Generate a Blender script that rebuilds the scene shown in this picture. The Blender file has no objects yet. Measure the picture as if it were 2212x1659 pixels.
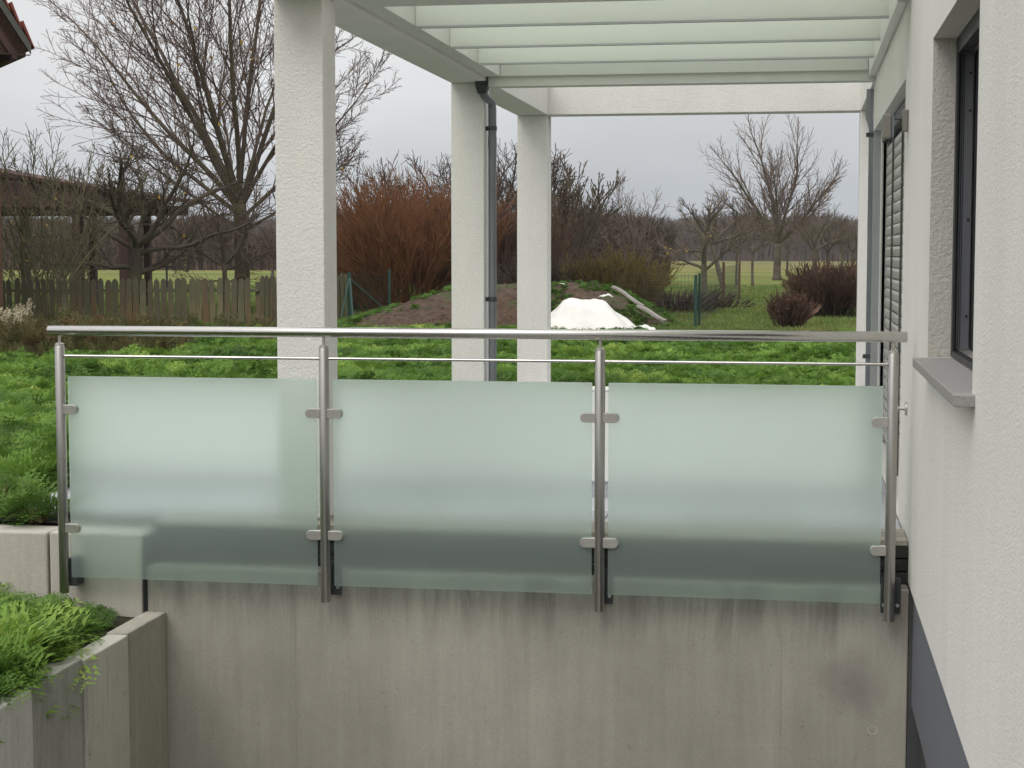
import bpy, bmesh, math, random
import numpy as np
from mathutils import Vector, Matrix, noise as mnoise

random.seed(7)
RAD = math.radians
S = bpy.context.scene
C = S.collection

# ------------------------------------------------------------------ camera
EYE = 1.2
PITCH = math.atan(281.5 / 3700.0)
YAW = math.atan(619 * math.cos(PITCH) / 3700.0)
cam_d = bpy.data.cameras.new('camera')
cam_d.sensor_width = 36.0
cam_d.lens = 36.0 * 3700 / 2212
cam_d.clip_start = 0.1
cam_d.clip_end = 12000
cam = bpy.data.objects.new('camera', cam_d)
cam.location = (0, 0, EYE)
cam.rotation_euler = (math.pi / 2 - PITCH, 0, YAW)
C.objects.link(cam)
S.camera = cam

# ------------------------------------------------------------------ world
SUN_EL, SUN_AZ = RAD(50), RAD(205)      # azimuth measured clockwise from +Y
W = bpy.data.worlds.new('World')
S.world = W
W.use_nodes = True
nt = W.node_tree
nt.nodes.clear()
def wn(t, **k):
    n = nt.nodes.new(t)
    for a, b in k.items():
        setattr(n, a, b)
    return n
out = wn('ShaderNodeOutputWorld')
tc = wn('ShaderNodeTexCoord')
sep = wn('ShaderNodeSeparateXYZ')
nt.links.new(tc.outputs['Generated'], sep.inputs[0])
ramp = wn('ShaderNodeValToRGB')
nt.links.new(sep.outputs['Z'], ramp.inputs[0])
cr = ramp.color_ramp
cr.elements[0].position = 0.0
cr.elements[0].color = (0.41, 0.435, 0.475, 1)
cr.elements[1].position = 1.0
cr.elements[1].color = (1.45, 1.46, 1.46, 1)
for p, c in ((0.04, (0.505, 0.53, 0.555)), (0.09, (0.66, 0.668, 0.68)), (0.17, (0.80, 0.798, 0.795)), (0.3, (0.88, 0.88, 0.88))):
    e = cr.elements.new(p)
    e.color = (*c, 1)
mp = wn('ShaderNodeMapping')
mp.inputs['Scale'].default_value = (1.0, 1.0, 3.0)
nt.links.new(tc.outputs['Generated'], mp.inputs[0])
nz = wn('ShaderNodeTexNoise')
nz.inputs['Scale'].default_value = 2.6
nz.inputs['Detail'].default_value = 4
nz.inputs['Roughness'].default_value = 0.5
nt.links.new(mp.outputs[0], nz.inputs['Vector'])
mr = wn('ShaderNodeMapRange')
mr.inputs['From Min'].default_value = 0.3
mr.inputs['From Max'].default_value = 0.7
mr.inputs['To Min'].default_value = 0.87
mr.inputs['To Max'].default_value = 1.12
nt.links.new(nz.outputs['Fac'], mr.inputs['Value'])
mul = wn('ShaderNodeVectorMath', operation='SCALE')
nt.links.new(ramp.outputs[0], mul.inputs[0])
nt.links.new(mr.outputs[0], mul.inputs['Scale'])
bg1 = wn('ShaderNodeBackground')
bg1.inputs['Strength'].default_value = 0.93
nt.links.new(mul.outputs[0], bg1.inputs['Color'])
sky = wn('ShaderNodeTexSky', sky_type='NISHITA')
sky.sun_disc = False
sky.sun_elevation = SUN_EL
sky.sun_rotation = SUN_AZ
sky.dust_density = 4
bg2 = wn('ShaderNodeBackground')
bg2.inputs['Strength'].default_value = 0.05
nt.links.new(sky.outputs[0], bg2.inputs['Color'])
mx = wn('ShaderNodeMixShader')
mx.inputs[0].default_value = 0.1
nt.links.new(bg1.outputs[0], mx.inputs[1])
nt.links.new(bg2.outputs[0], mx.inputs[2])
nt.links.new(mx.outputs[0], out.inputs[0])

sun_d = bpy.data.lights.new('sun', 'SUN')
sun_d.energy = 1.0
sun_d.angle = RAD(35)
sun_d.color = (1.0, 0.965, 0.91)
sun = bpy.data.objects.new('sun', sun_d)
sd = Vector((math.sin(SUN_AZ) * math.cos(SUN_EL), math.cos(SUN_AZ) * math.cos(SUN_EL), math.sin(SUN_EL)))
sun.rotation_euler = sd.to_track_quat('Z', 'Y').to_euler()
C.objects.link(sun)

S.view_settings.view_transform = 'Standard'
S.view_settings.look = 'None'
S.view_settings.gamma = 1
S.view_settings.use_curve_mapping = False
S.view_settings.exposure = 0.35
S.render.engine = 'CYCLES'
S.cycles.use_denoising = True
S.cycles.max_bounces = 10
S.cycles.transmission_bounces = 8
S.cycles.transparent_max_bounces = 12
S.cycles.sample_clamp_indirect = 6

# ------------------------------------------------------------------ materials
class Mat:
    def __init__(s, name):
        s.m = bpy.data.materials.new(name)
        s.m.use_nodes = True
        s.t = s.m.node_tree
        s.b = s.t.nodes['Principled BSDF']
        s.o = s.t.nodes['Material Output']
        s._tc = None
    def n(s, t, **k):
        x = s.t.nodes.new(t)
        for a, b in k.items():
            setattr(x, a, b)
        return x
    def l(s, a, b):
        s.t.links.new(a, b)
    def co(s, scale=(1, 1, 1)):
        if s._tc is None:
            g = s.n('ShaderNodeNewGeometry')
            s._tc = g.outputs['Position']
        mp = s.n('ShaderNodeMapping')
        mp.inputs['Scale'].default_value = scale
        s.l(s._tc, mp.inputs[0])
        return mp.outputs[0]
    def noise(s, sc, det=4, rough=.55, scale=(1, 1, 1), dist=0):
        x = s.n('ShaderNodeTexNoise')
        x.inputs['Scale'].default_value = sc
        x.inputs['Detail'].default_value = det
        x.inputs['Roughness'].default_value = rough
        x.inputs['Distortion'].default_value = dist
        s.l(s.co(scale), x.inputs['Vector'])
        return x.outputs['Fac']
    def ramp(s, fac, stops):
        r = s.n('ShaderNodeValToRGB')
        e = r.color_ramp.elements
        e[0].position, e[1].position = stops[0][0], stops[-1][0]
        e[0].color, e[1].color = (*stops[0][1], 1), (*stops[-1][1], 1)
        for p, c in stops[1:-1]:
            q = e.new(p)
            q.color = (*c, 1)
        s.l(fac, r.inputs[0])
        return r.outputs[0]
    def rng(s, fac, a, b, c, d):
        r = s.n('ShaderNodeMapRange')
        for k, v in zip(('From Min', 'From Max', 'To Min', 'To Max'), (a, b, c, d)):
            r.inputs[k].default_value = v
        s.l(fac, r.inputs['Value'])
        return r.outputs[0]
    def mix(s, fac, a, b, mode='MIX'):
        x = s.n('ShaderNodeMix', data_type='RGBA', blend_type=mode)
        for i, v in ((0, fac), (6, a), (7, b)):
            if isinstance(v, (int, float)):
                x.inputs[i].default_value = v
            elif isinstance(v, tuple):
                x.inputs[i].default_value = (*v, 1)
            else:
                s.l(v, x.inputs[i])
        return x.outputs[2]
    def scale(s, col, v):
        x = s.n('ShaderNodeVectorMath', operation='SCALE')
        s.l(col, x.inputs[0])
        if isinstance(v, (int, float)):
            x.inputs['Scale'].default_value = v
        else:
            s.l(v, x.inputs['Scale'])
        return x.outputs[0]
    def objcol(s, col):
        oi = s.n('ShaderNodeObjectInfo')
        return s.mix(1.0, col, oi.outputs['Color'], 'MULTIPLY')
    def base(s, c):
        if isinstance(c, tuple):
            s.b.inputs['Base Color'].default_value = (*c, 1)
        else:
            s.l(c, s.b.inputs['Base Color'])
    def bump(s, fac, strength, dist):
        x = s.n('ShaderNodeBump')
        x.inputs['Strength'].default_value = strength
        x.inputs['Distance'].default_value = dist
        s.l(fac, x.inputs['Height'])
        s.l(x.outputs[0], s.b.inputs['Normal'])
    def set(s, **k):
        for a, v in k.items():
            s.b.inputs[a.replace('_', ' ')].default_value = v
        return s

def make_stucco(name, col, grain=90, d=.009):
    m = Mat(name)
    a = m.noise(1.3, 5)
    c = m.ramp(a, [(.3, tuple(x * .93 for x in col)), (.7, col)])
    sp = m.noise(grain * 1.6, 3)
    c = m.scale(c, m.rng(sp, .3, .7, .90, 1.05))
    st = m.noise(5, 4, .6, (1, 1, .12))
    c = m.scale(c, m.rng(st, .35, .75, 1.0, .94))
    m.base(c)
    m.set(Roughness=.93, Specular_IOR_Level=.2)
    m.bump(m.noise(grain, 3, .75), .8, d)
    return m.m

M = {}
M['stucco'] = make_stucco('white_stucco', (.82, .808, .76))
M['stucco_house'] = make_stucco('house_stucco', (.80, .785, .735), 110, .006)
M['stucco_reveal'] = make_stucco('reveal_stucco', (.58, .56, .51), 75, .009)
M['plinth'] = make_stucco('plinth_render', (.165, .17, .19), 110, .003)
M['basement'] = make_stucco('dark_basement_render', (.075, .078, .078), 110, .003)

def make_concrete(name, col, streak=.5, tint=False, blot=.25):
    m = Mat(name)
    c = m.ramp(m.noise(1.1, 6, .6), [(.25, tuple(x * (1 - blot) for x in col)), (.75, tuple(x * (1 + blot * .6) for x in col))])
    s1 = m.noise(7, 6, .65, (1, 1, .09), .6)
    c = m.scale(c, m.rng(s1, .3, .72, 1.06, 1 - streak * .4))
    s2 = m.noise(28, 4, .6, (1, 1, .05))
    c = m.scale(c, m.rng(s2, .35, .7, 1.04, 1 - streak * .2))
    fine = m.noise(140, 3, .7)
    c = m.scale(c, m.rng(fine, .3, .7, .88, 1.1))
    pits = m.noise(38, 2, .4)
    c = m.scale(c, m.rng(pits, .70, .78, 1.0, .82))
    if tint:
        c = m.objcol(c)
    m.base(c)
    m.set(Roughness=.85, Specular_IOR_Level=.3)
    m.bump(m.noise(60, 5, .7), .35, .003)
    return m
cm = make_concrete('cast_concrete', (.355, .340, .292), .26)
# run-off dirt below the coping: streaks reaching different depths, a real stain of the wall
geo = cm.n('ShaderNodeNewGeometry')
sp_ = cm.n('ShaderNodeSeparateXYZ')
cm.l(geo.outputs['Position'], sp_.inputs[0])
depth = cm.rng(sp_.outputs['Z'], -.46, -.20, 0, 1)
st = cm.noise(9, 6, .75, (1, 1, .10), .8)
pr = cm.n('ShaderNodeMath', operation='MULTIPLY')
cm.l(depth, pr.inputs[0]); cm.l(cm.rng(st, .42, .66, 0, .8), pr.inputs[1])
old = cm.b.inputs['Base Color'].links[0].from_socket
c2 = cm.mix(pr.outputs[0], old, (.12, .11, .098))
# round damp patch
vd = cm.n('ShaderNodeVectorMath', operation='DISTANCE')
vd.inputs[1].default_value = (.235, 6.98, -.54)
cm.l(cm._tc, vd.inputs[0])
sm = cm.n('ShaderNodeMath', operation='ADD')
cm.l(vd.outputs['Value'], sm.inputs[0]); cm.l(cm.rng(cm.noise(9, 4), 0, 1, -.07, .07), sm.inputs[1])
c3 = cm.mix(cm.rng(sm.outputs[0], .02, .17, .5, 0), c2, (.13, .12, .11))
cm.base(c3)
M['concrete'] = cm.m
pc = make_concrete('precast_concrete', (.56, .545, .49), .35, True, .15)
old = pc.b.inputs['Base Color'].links[0].from_socket
w1 = pc.rng(pc.noise(6, 6, .7, (1, 1, .22), .5), .54, .70, 0, .55)
c4 = pc.mix(w1, old, (.17, .165, .13))
w2 = pc.rng(pc.noise(17, 5, .7), .60, .70, 0, .45)
pc.base(pc.mix(w2, c4, (.14, .15, .085)))
M['concrete_panel'] = pc.m
M['concrete_beige'] = make_concrete('precast_beige_concrete', (.54, .505, .445), .2, True, .1).m

def simple(name, col, rough=.6, metal=0, var=.12, sc=6, scale=(1, 1, 1), tint=False, bump=0, bsc=40):
    m = Mat(name)
    c = m.ramp(m.noise(sc, 5, .6, scale), [(.25, tuple(x * (1 - var) for x in col)), (.75, tuple(x * (1 + var) for x in col))])
    if tint:
        c = m.objcol(c)
    m.base(c)
    m.set(Roughness=rough, Metallic=metal)
    if bump:
        m.bump(m.noise(bsc, 4, .6, scale), .5, bump)
    return m.m

def steel(name, col, rough, scale=(1, 1, 40)):
    m = Mat(name)
    m.base(m.ramp(m.noise(14, 5, .7, scale), [(.3, tuple(x * .82 for x in col)), (.7, col)]))
    m.set(Metallic=1.0)
    m.l(m.rng(m.noise(30, 3, .6, scale), .3, .7, rough - .06, rough + .1), m.b.inputs['Roughness'])
    return m.m
M['steel_v'] = steel('brushed_steel_post', (.50, .485, .46), .33, (30, 30, 1))
M['steel_h'] = steel('brushed_steel_rail', (.62, .605, .575), .2, (1, 30, 30))
M['steel_clamp'] = steel('cast_steel_clamp', (.56, .54, .50), .42, (4, 4, 4))
M['zinc'] = simple('weathered_zinc', (.20, .215, .225), .55, .6, .2, 8, (1, 1, .4))
M['zinc_dark'] = simple('dark_zinc', (.07, .075, .08), .5, .5, .2, 8)
M['alu'] = simple('grey_aluminium', (.16, .165, .18), .4, .35, .08, 6, (8, 8, .6))
M['alu_dark'] = simple('dark_frame', (.022, .023, .026), .45, .2, .1)
M['alu_light'] = simple('light_grey_profile', (.42, .43, .43), .5, .2, .06)
M['black'] = simple('black_rubber', (.012, .012, .012), .8)
M['slat'] = simple('blind_slat_paint', (.50, .48, .44), .4, .3, .05, 3, (1, .3, 4))
M['cord'] = simple('blind_cord', (.12, .12, .11), .8)
M['granite'] = simple('grey_granite', (.27, .26, .25), .75, 0, .35, 160, bump=.002, bsc=120)
M['deck'] = simple('dark_decking', (.26, .235, .20), .7, 0, .35, 7, (.3, 8, 8), True, .002)
M['fascia'] = simple('dark_fascia_board', (.020, .019, .017), .7, 0, .35, 7, (.3, 8, 8), True, .002)
M['paver'] = simple('grey_violet_paver', (.44, .445, .475), .85, 0, .25, 70, (1, 1, 1), True, .002, 90)
M['white_paint'] = simple('white_paint', (.74, .74, .70), .5, 0, .03)
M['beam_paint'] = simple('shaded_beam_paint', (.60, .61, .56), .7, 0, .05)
M['lamp_paint'] = simple('light_fitting_metal', (.20, .19, .165), .45, .5, .05)

# satin glass of the balustrade
def satin(name, tintc, wt, rough):
    m = Mat(name)
    m.t.nodes.remove(m.b)
    g = m.n('ShaderNodeBsdfGlass')
    g.inputs['Color'].default_value = (*tintc, 1)
    g.inputs['Roughness'].default_value = rough
    g.inputs['IOR'].default_value = 1.35
    t = m.n('ShaderNodeBsdfTranslucent')
    t.inputs['Color'].default_value = (*tintc, 1)
    d = m.n('ShaderNodeBsdfDiffuse')
    d.inputs['Color'].default_value = (.72, .82, .76, 1)
    a = m.n('ShaderNodeMixShader')
    a.inputs[0].default_value = wt
    m.l(g.outputs[0], a.inputs[1]); m.l(t.outputs[0], a.inputs[2])
    b = m.n('ShaderNodeMixShader')
    b.inputs[0].default_value = .06
    m.l(a.outputs[0], b.inputs[1]); m.l(d.outputs[0], b.inputs[2])
    m.l(b.outputs[0], m.o.inputs[0])
    return m.m
M['satin'] = satin('satin_glass', (.918, .982, .957), .10, .31)
M['glass_edge'] = simple('glass_edge', (.35, .50, .45), .3)
def roofglass(name, tr, df):
    m = Mat(name)
    m.t.nodes.remove(m.b)
    t = m.n('ShaderNodeBsdfTranslucent')
    t.inputs['Color'].default_value = (*tr, 1)
    d = m.n('ShaderNodeBsdfDiffuse')
    d.inputs['Color'].default_value = (.80, .83, .78, 1)
    b = m.n('ShaderNodeMixShader')
    b.inputs[0].default_value = df
    m.l(t.outputs[0], b.inputs[1]); m.l(d.outputs[0], b.inputs[2])
    m.l(b.outputs[0], m.o.inputs[0])
    return m.m
M['roof_glass'] = roofglass('milky_roof_glass', (.965, .985, .96), .06)
M['fin_glass'] = roofglass('milky_fin_glass', (.95, .965, .93), .5)
gm = Mat('window_glass')
gm.base((.02, .022, .025)); gm.set(Roughness=.04)
M['pane'] = gm.m

# wood
wm = Mat('weathered_picket_wood')
oi = wm.n('ShaderNodeObjectInfo')
c = wm.ramp(oi.outputs['Random'], [(0, (.15, .10, .055)), (.3, (.10, .085, .05)), (.55, (.18, .16, .09)), (.75, (.15, .085, .045)), (.9, (.12, .11, .06)), (1, (.27, .25, .16))])
g_ = wm.noise(30, 5, .7, (3, 3, .12))
c = wm.scale(c, wm.rng(g_, .3, .7, .5, 1.4))
zs_ = wm.n('ShaderNodeSeparateXYZ'); wm.l(wm._tc, zs_.inputs[0])
zn_ = wm.n('ShaderNodeMath', operation='ADD'); wm.l(zs_.outputs['Z'], zn_.inputs[0]); wm.l(wm.rng(wm.noise(6, 4), 0, 1, -.3, .3), zn_.inputs[1])
c = wm.mix(wm.rng(zn_.outputs[0], .35, .62, 0, .7), c, (.085, .082, .056))
al = wm.noise(3.5, 4, .6, (1, 1, .5))
c = wm.mix(wm.rng(al, .45, .7, 0, .6), c, (.11, .125, .045))
wm.base(c); wm.set(Roughness=.9)
M['picket'] = wm.m
M['redwood'] = simple('red_brown_timber', (.060, .026, .022), .8, 0, .35, 9, (1, 1, .2))
M['redroof'] = simple('red_brown_roofing', (.075, .032, .027), .85, 0, .3, 5)
M['brownwood'] = simple('brown_timber', (.085, .042, .022), .8, 0, .4, 8, (.4, 4, 4))
M['bargeboard'] = simple('grey_bargeboard', (.085, .085, .075), .8, 0, .15, 8)
M['tile'] = simple('red_roof_tile', (.20, .045, .028), .8, 0, .3, 20)
M['greywood'] = simple('grey_plank_wood', (.26, .24, .215), .9, 0, .3, 10, (1, 4, 4))
M['green_metal'] = simple('green_coated_metal', (.012, .05, .038), .5)
M['rusty'] = simple('rusty_steel', (.09, .045, .025), .9)
M['tarp'] = Mat('white_tarpaulin').m
tm = Mat('white_tarpaulin'); tm.base(tm.ramp(tm.noise(2.5, 5, .6), [(.3, (.60, .585, .54)), (.6, (.72, .71, .67))])); tm.set(Roughness=.6)
tm.bump(tm.noise(6, 5, .6), .6, .03)
M['tarp'] = tm.m
M['sheet_white'] = simple('white_foil', (.8, .8, .77), .6, 0, .04)

def bark(name, a, b, g=None):
    m = Mat(name)
    c = m.ramp(m.noise(2.2, 5, .65), [(.3, a), (.7, b)])
    if g:
        c = m.mix(m.rng(m.noise(1.1, 4, .6), .5, .65, 0, .7), c, g)
    m.base(c); m.set(Roughness=.95, Specular_IOR_Level=.1)
    return m.m
M['bark_big'] = bark('greenish_bark', (.080, .064, .046), (.135, .108, .078), (.12, .12, .05))
M['twig_big'] = bark('brown_twigs', (.12, .088, .074), (.20, .145, .125))
M['bark_apple'] = bark('apple_bark', (.075, .062, .048), (.15, .125, .098), (.10, .10, .055))
M['twig_apple'] = bark('apple_twigs', (.095, .076, .056), (.155, .122, .09))
M['twig_green'] = bark('green_stems', (.135, .128, .070), (.22, .20, .12))
M['twig_red'] = bark('russet_stems', (.15, .070, .034), (.29, .14, .068))
M['twig_dark'] = bark('dark_stems', (.055, .042, .034), (.10, .076, .06))
M['twig_purple'] = bark('purple_brown_stems', (.070, .042, .032), (.13, .078, .058))
M['twig_olive'] = bark('olive_stems', (.085, .065, .022), (.17, .13, .045))
M['leaf_yellow'] = simple('yellow_leaf', (.42, .27, .04), .8, 0, .3, 3)
M['leaf_brown'] = simple('dry_leaf', (.10, .05, .028), .9, 0, .4, 3)
M['far_wood'] = bark('far_wood_bark', (.064, .043, .030), (.12, .083, .056))
hm = Mat('far_hill_woods'); hm.base((.03, .045, .04)); hm.set(Roughness=1); M['hill'] = hm.m

def greens(name, stops):
    m = Mat(name)
    at = m.n('ShaderNodeAttribute', attribute_type='INSTANCER', attribute_name='tint')
    c = m.ramp(at.outputs['Fac'], stops)
    m.base(c); m.set(Roughness=.6, Specular_IOR_Level=.25)
    tr = m.n('ShaderNodeBsdfTranslucent')
    m.l(m.scale(c, 1.1), tr.inputs[0])
    a = m.n('ShaderNodeMixShader')
    a.inputs[0].default_value = .32
    m.l(m.b.outputs[0], a.inputs[1]); m.l(tr.outputs[0], a.inputs[2])
    m.l(a.outputs[0], m.o.inputs[0])
    return m.m
M['frond'] = greens('frond_green', [(0, (.055, .115, .022)), (.45, (.13, .24, .038)), (.8, (.23, .37, .065)), (1, (.36, .45, .10))])
M['frond_far'] = greens('frond_far_green', [(0, (.06, .14, .022)), (.55, (.15, .29, .040)), (1, (.27, .41, .07))])
M['dry'] = greens('dry_stalk', [(0, (.09, .10, .035)), (.5, (.19, .17, .07)), (.8, (.16, .085, .035)), (1, (.42, .38, .24))])
M['blade'] = greens('grass_blade', [(0, (.11, .155, .038)), (.6, (.165, .22, .055)), (1, (.25, .25, .08))])

# ground
gr = Mat('meadow')
sy = gr.n('ShaderNodeSeparateXYZ')
gr.l(gr.co(), sy.inputs[0])
wob = gr.n('ShaderNodeMath', operation='ADD')
gr.l(sy.outputs['Y'], wob.inputs[0]); gr.l(gr.rng(gr.noise(.05, 4), 0, 1, -22, 22), wob.inputs[1])
c = gr.ramp(gr.rng(wob.outputs[0], 0, 400, 0, 1), [
    (0.0, (.14, .195, .045)), (.10, (.15, .205, .048)), (.17, (.16, .215, .048)), (.25, (.19, .22, .055)), (.33, (.22, .205, .07)),
    (.42, (.20, .19, .06)), (.6, (.17, .15, .06)), (.8, (.11, .13, .04)), (1, (.07, .085, .03))])
c = gr.mix(gr.rng(gr.noise(.11, 6, .65, (.22, 1, 1)), .46, .62, 0, .75), c, (.20, .165, .065))
c = gr.mix(gr.rng(gr.noise(.07, 5, .6, (.3, 1, 1)), .52, .62, 0, .6), c, (.07, .10, .03))
c = gr.scale(c, gr.rng(gr.noise(1.6, 6, .7), .3, .7, .72, 1.25))
c = gr.scale(c, gr.rng(gr.noise(14, 4, .7), .3, .7, .75, 1.2))
gr.base(c); gr.set(Roughness=1, Specular_IOR_Level=.1)
gr.bump(gr.noise(9, 6, .75), 1, .08)
M['meadow'] = gr.m
so = Mat('garden_soil')
so.base(so.ramp(so.noise(9, 6, .7), [(.3, (.018, .022, .010)), (.7, (.045, .042, .022))]))
so.set(Roughness=1); so.bump(so.noise(25, 5, .7), 1, .03)
M['soil'] = so.m
mo = Mat('mound_earth')
c = mo.ramp(mo.noise(7, 6, .72), [(.3, (.045, .026, .017)), (.5, (.095, .058, .038)), (.72, (.15, .098, .068))])
c = mo.mix(mo.rng(mo.noise(1.4, 6, .7), .52, .6, 0, .85), c, (.055, .085, .022))
mo.base(c); mo.set(Roughness=1); mo.bump(mo.noise(11, 6, .75), 1, .07)
M['mound'] = mo.m
M['pitfloor'] = make_concrete('pit_floor_concrete', (.38, .37, .34), .1).m

# ------------------------------------------------------------------ mesh helpers
class MB:
    def __init__(s):
        s.v = []; s.f = []
    def add(s, vs, fs):
        n = len(s.v)
        s.v.extend([tuple(p) for p in vs])
        s.f.extend([tuple(i + n for i in f) for f in fs])
        return s
    def box(s, x0, x1, y0, y1, z0, z1):
        return s.add([(x0, y0, z0), (x1, y0, z0), (x1, y1, z0), (x0, y1, z0), (x0, y0, z1), (x1, y0, z1), (x1, y1, z1), (x0, y1, z1)],
                     [(0, 3, 2, 1), (4, 5, 6, 7), (0, 1, 5, 4), (1, 2, 6, 5), (2, 3, 7, 6), (3, 0, 4, 7)])
    def tube(s, pts, rad, n=6, caps=True):
        base = len(s.v)
        u = None
        for i, p in enumerate(pts):
            if i == 0: d = pts[1] - pts[0]
            elif i == len(pts) - 1: d = pts[-1] - pts[-2]
            else: d = pts[i + 1] - pts[i - 1]
            d = d.normalized()
            if u is None:
                u = d.orthogonal().normalized()
            else:
                u = (u - d * u.dot(d))
                u = u.normalized() if u.length > 1e-6 else d.orthogonal().normalized()
            w = d.cross(u)
            r = rad[i] if isinstance(rad, (list, tuple)) else rad
            for k in range(n):
                a = 2 * math.pi * k / n
                s.v.append(tuple(p + u * (r * math.cos(a)) + w * (r * math.sin(a))))
        for i in range(len(pts) - 1):
            for k in range(n):
                a = base + i * n + k; b = base + i * n + (k + 1) % n
                s.f.append((a, b, b + n, a + n))
        if caps:
            s.f.append(tuple(base + k for k in range(n))[::-1])
            e = base + (len(pts) - 1) * n
            s.f.append(tuple(e + k for k in range(n)))
        return s
    def cyl(s, a, b, r, n=24):
        return s.tube([Vector(a), Vector(b)], r, n)
    def prism_xz(s, poly, y0, y1):        # polygon in XZ extruded along Y
        n = len(poly)
        vs = [(x, y0, z) for x, z in poly] + [(x, y1, z) for x, z in poly]
        fs = [tuple(range(n)), tuple(range(2 * n - 1, n - 1, -1))]
        fs += [(i, n + i, n + (i + 1) % n, (i + 1) % n) for i in range(n)]
        return s.add(vs, fs)
    def mesh(s, name, mat, smooth=False, bevel=0, seg=2):
        me = bpy.data.meshes.new(name)
        me.from_pydata(s.v, [], s.f)
        bm = bmesh.new(); bm.from_mesh(me)
        bmesh.ops.recalc_face_normals(bm, faces=bm.faces)
        if bevel:
            es = [e for e in bm.edges if len(e.link_faces) == 2 and e.calc_face_angle(0) > .6]
            bmesh.ops.bevel(bm, geom=es, offset=bevel, segments=seg, affect='EDGES', profile=.5, clamp_overlap=True)
        if smooth:
            for f in bm.faces: f.smooth = True
            for e in bm.edges:
                if len(e.link_faces) == 2 and e.calc_face_angle(0) > .9: e.smooth = False
        bm.to_mesh(me); bm.free()
        if mat is not None: me.materials.append(mat)
        return me
    def fastmesh(s, name, mat, smooth=False):
        me = bpy.data.meshes.new(name)
        me.from_pydata(s.v, [], s.f)
        if smooth: me.shade_smooth()
        me.materials.append(mat)
        return me
    def obj(s, name, mat, parent=None, smooth=False, bevel=0, seg=2, color=None, fast=False):
        me = s.fastmesh(name, mat, smooth) if fast else s.mesh(name, mat, smooth, bevel, seg)
        return link(name, me, parent, color)

def link(name, me, parent=None, color=None, loc=None):
    o = bpy.data.objects.new(name, me)
    C.objects.link(o)
    if parent: o.parent = parent
    if color:
        o.color = (*color, 1) if len(color) == 3 else color
    if loc: o.location = loc
    return o
def tag(o, label=None, cat=None, group=None, kind=None):
    if label: o['label'] = label
    if cat: o['category'] = cat
    if group: o['group'] = group
    if kind: o['kind'] = kind
    return o
def thing(name, label, cat, group=None, loc=(0, 0, 0)):
    o = bpy.data.objects.new(name, None)
    o.empty_display_size = .1
    C.objects.link(o)
    o.location = loc
    return tag(o, label, cat, group)
def box(x0, x1, y0, y1, z0, z1): return MB().box(x0, x1, y0, y1, z0, z1)
def gcol(v): return (v, v, v)

# ------------------------------------------------------------------ setting: ground
def sheet(name, x0, x1, y0, y1, z, mat, nx=1, ny=1, fn=None):
    b = MB()
    for j in range(ny + 1):
        for i in range(nx + 1):
            x = x0 + (x1 - x0) * i / nx; y = y0 + (y1 - y0) * j / ny
            b.v.append((x, y, z + (fn(x, y) if fn else 0)))
    for j in range(ny):
        for i in range(nx):
            a = j * (nx + 1) + i
            b.f.append((a, a + 1, a + nx + 2, a + nx + 1))
    return tag(b.obj(name, mat, fast=True, smooth=True), kind='structure')
sheet('meadow', -3000, 3000, 25.0, 6000, -.01, M['meadow'])
tag(box(-60, -2.80, 7.192, 7.26, -1.2, -.02).obj('garden_soil_edge', M['soil']), kind='structure')
sheet('garden_soil', -60, 60, 7.19, 25.2, -.012, M['soil'], 60, 18, lambda x, y: .02 * math.sin(x * 1.3) * math.cos(y))
sheet('lower_bed_soil', -60, -2.775, -8, 7.01, -.40, M['soil'], 60, 20,
      lambda x, y: (.10 * min(1, max(0, (-3.1 - x) / .8)) if x > -9 else .10) + .02 * math.sin(x * 3 + y * 4))
sheet('rear_ground', -3000, 3000, -3000, -8.01, -.3, M['meadow'])
tag(box(-2.70, .8, -8, 7.0, -2.8, -2.7).obj('stairwell_floor', M['pitfloor']), kind='structure')
hill = MB()
hx = [(-1800 + i * 60) for i in range(61)]
for j, (yy) in enumerate((2600, 2900, 3300)):
    for x in hx:
        h = 0 if j == 0 else (28 + (22 if x < -150 else 6) * math.sin(x * .0023 + 1) + 12 * math.sin(x * .0081) + 4 * math.sin(x * .03)) * (.6 if j == 1 else 1.0)
        hill.v.append((x, yy, h))
n = len(hx)
for j in range(2):
    for i in range(n - 1):
        a = j * n + i
        hill.f.append((a, a + 1, a + n + 1, a + n))
tag(hill.obj('hills', M['hill'], fast=True, smooth=True), kind='structure')

# ------------------------------------------------------------------ concrete stairwell
cw = box(-2.768, .456, 6.98, 7.19, -2.75, -.150)
o = cw.obj('concrete_wall', M['concrete'], bevel=.006)
tag(o, 'tall grey concrete wall with dirt streaks below the glass railing', 'wall')
for (hx_, hz_) in ((.321, -.73), (-.632, -.382)):
    b = MB()
    r = .021 if hx_ > 0 else .008
    for rr, yy in ((r, 6.9785), (r * .72, 6.9785), (r * .62, 6.9900)):
        for k in range(20):
            a = 2 * math.pi * k / 20
            b.v.append((hx_ + rr * math.cos(a), yy, hz_ + rr * math.sin(a)))
    for j in range(2):
        for k in range(20):
            b.f.append((j * 20 + k, j * 20 + (k + 1) % 20, (j + 1) * 20 + (k + 1) % 20, (j + 1) * 20 + k))
    h_ = b.obj('tie_hole', M['concrete_panel'], o, smooth=True, color=(.8, .8, .8))
# formwork joint ridges
for jx in (-2.105, -.05):
    box(jx - .001, jx + .001, 6.9790, 6.981, -2.7, -.19).obj('formwork_seam', M['concrete_panel'], o, color=(.6, .59, .54))

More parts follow.
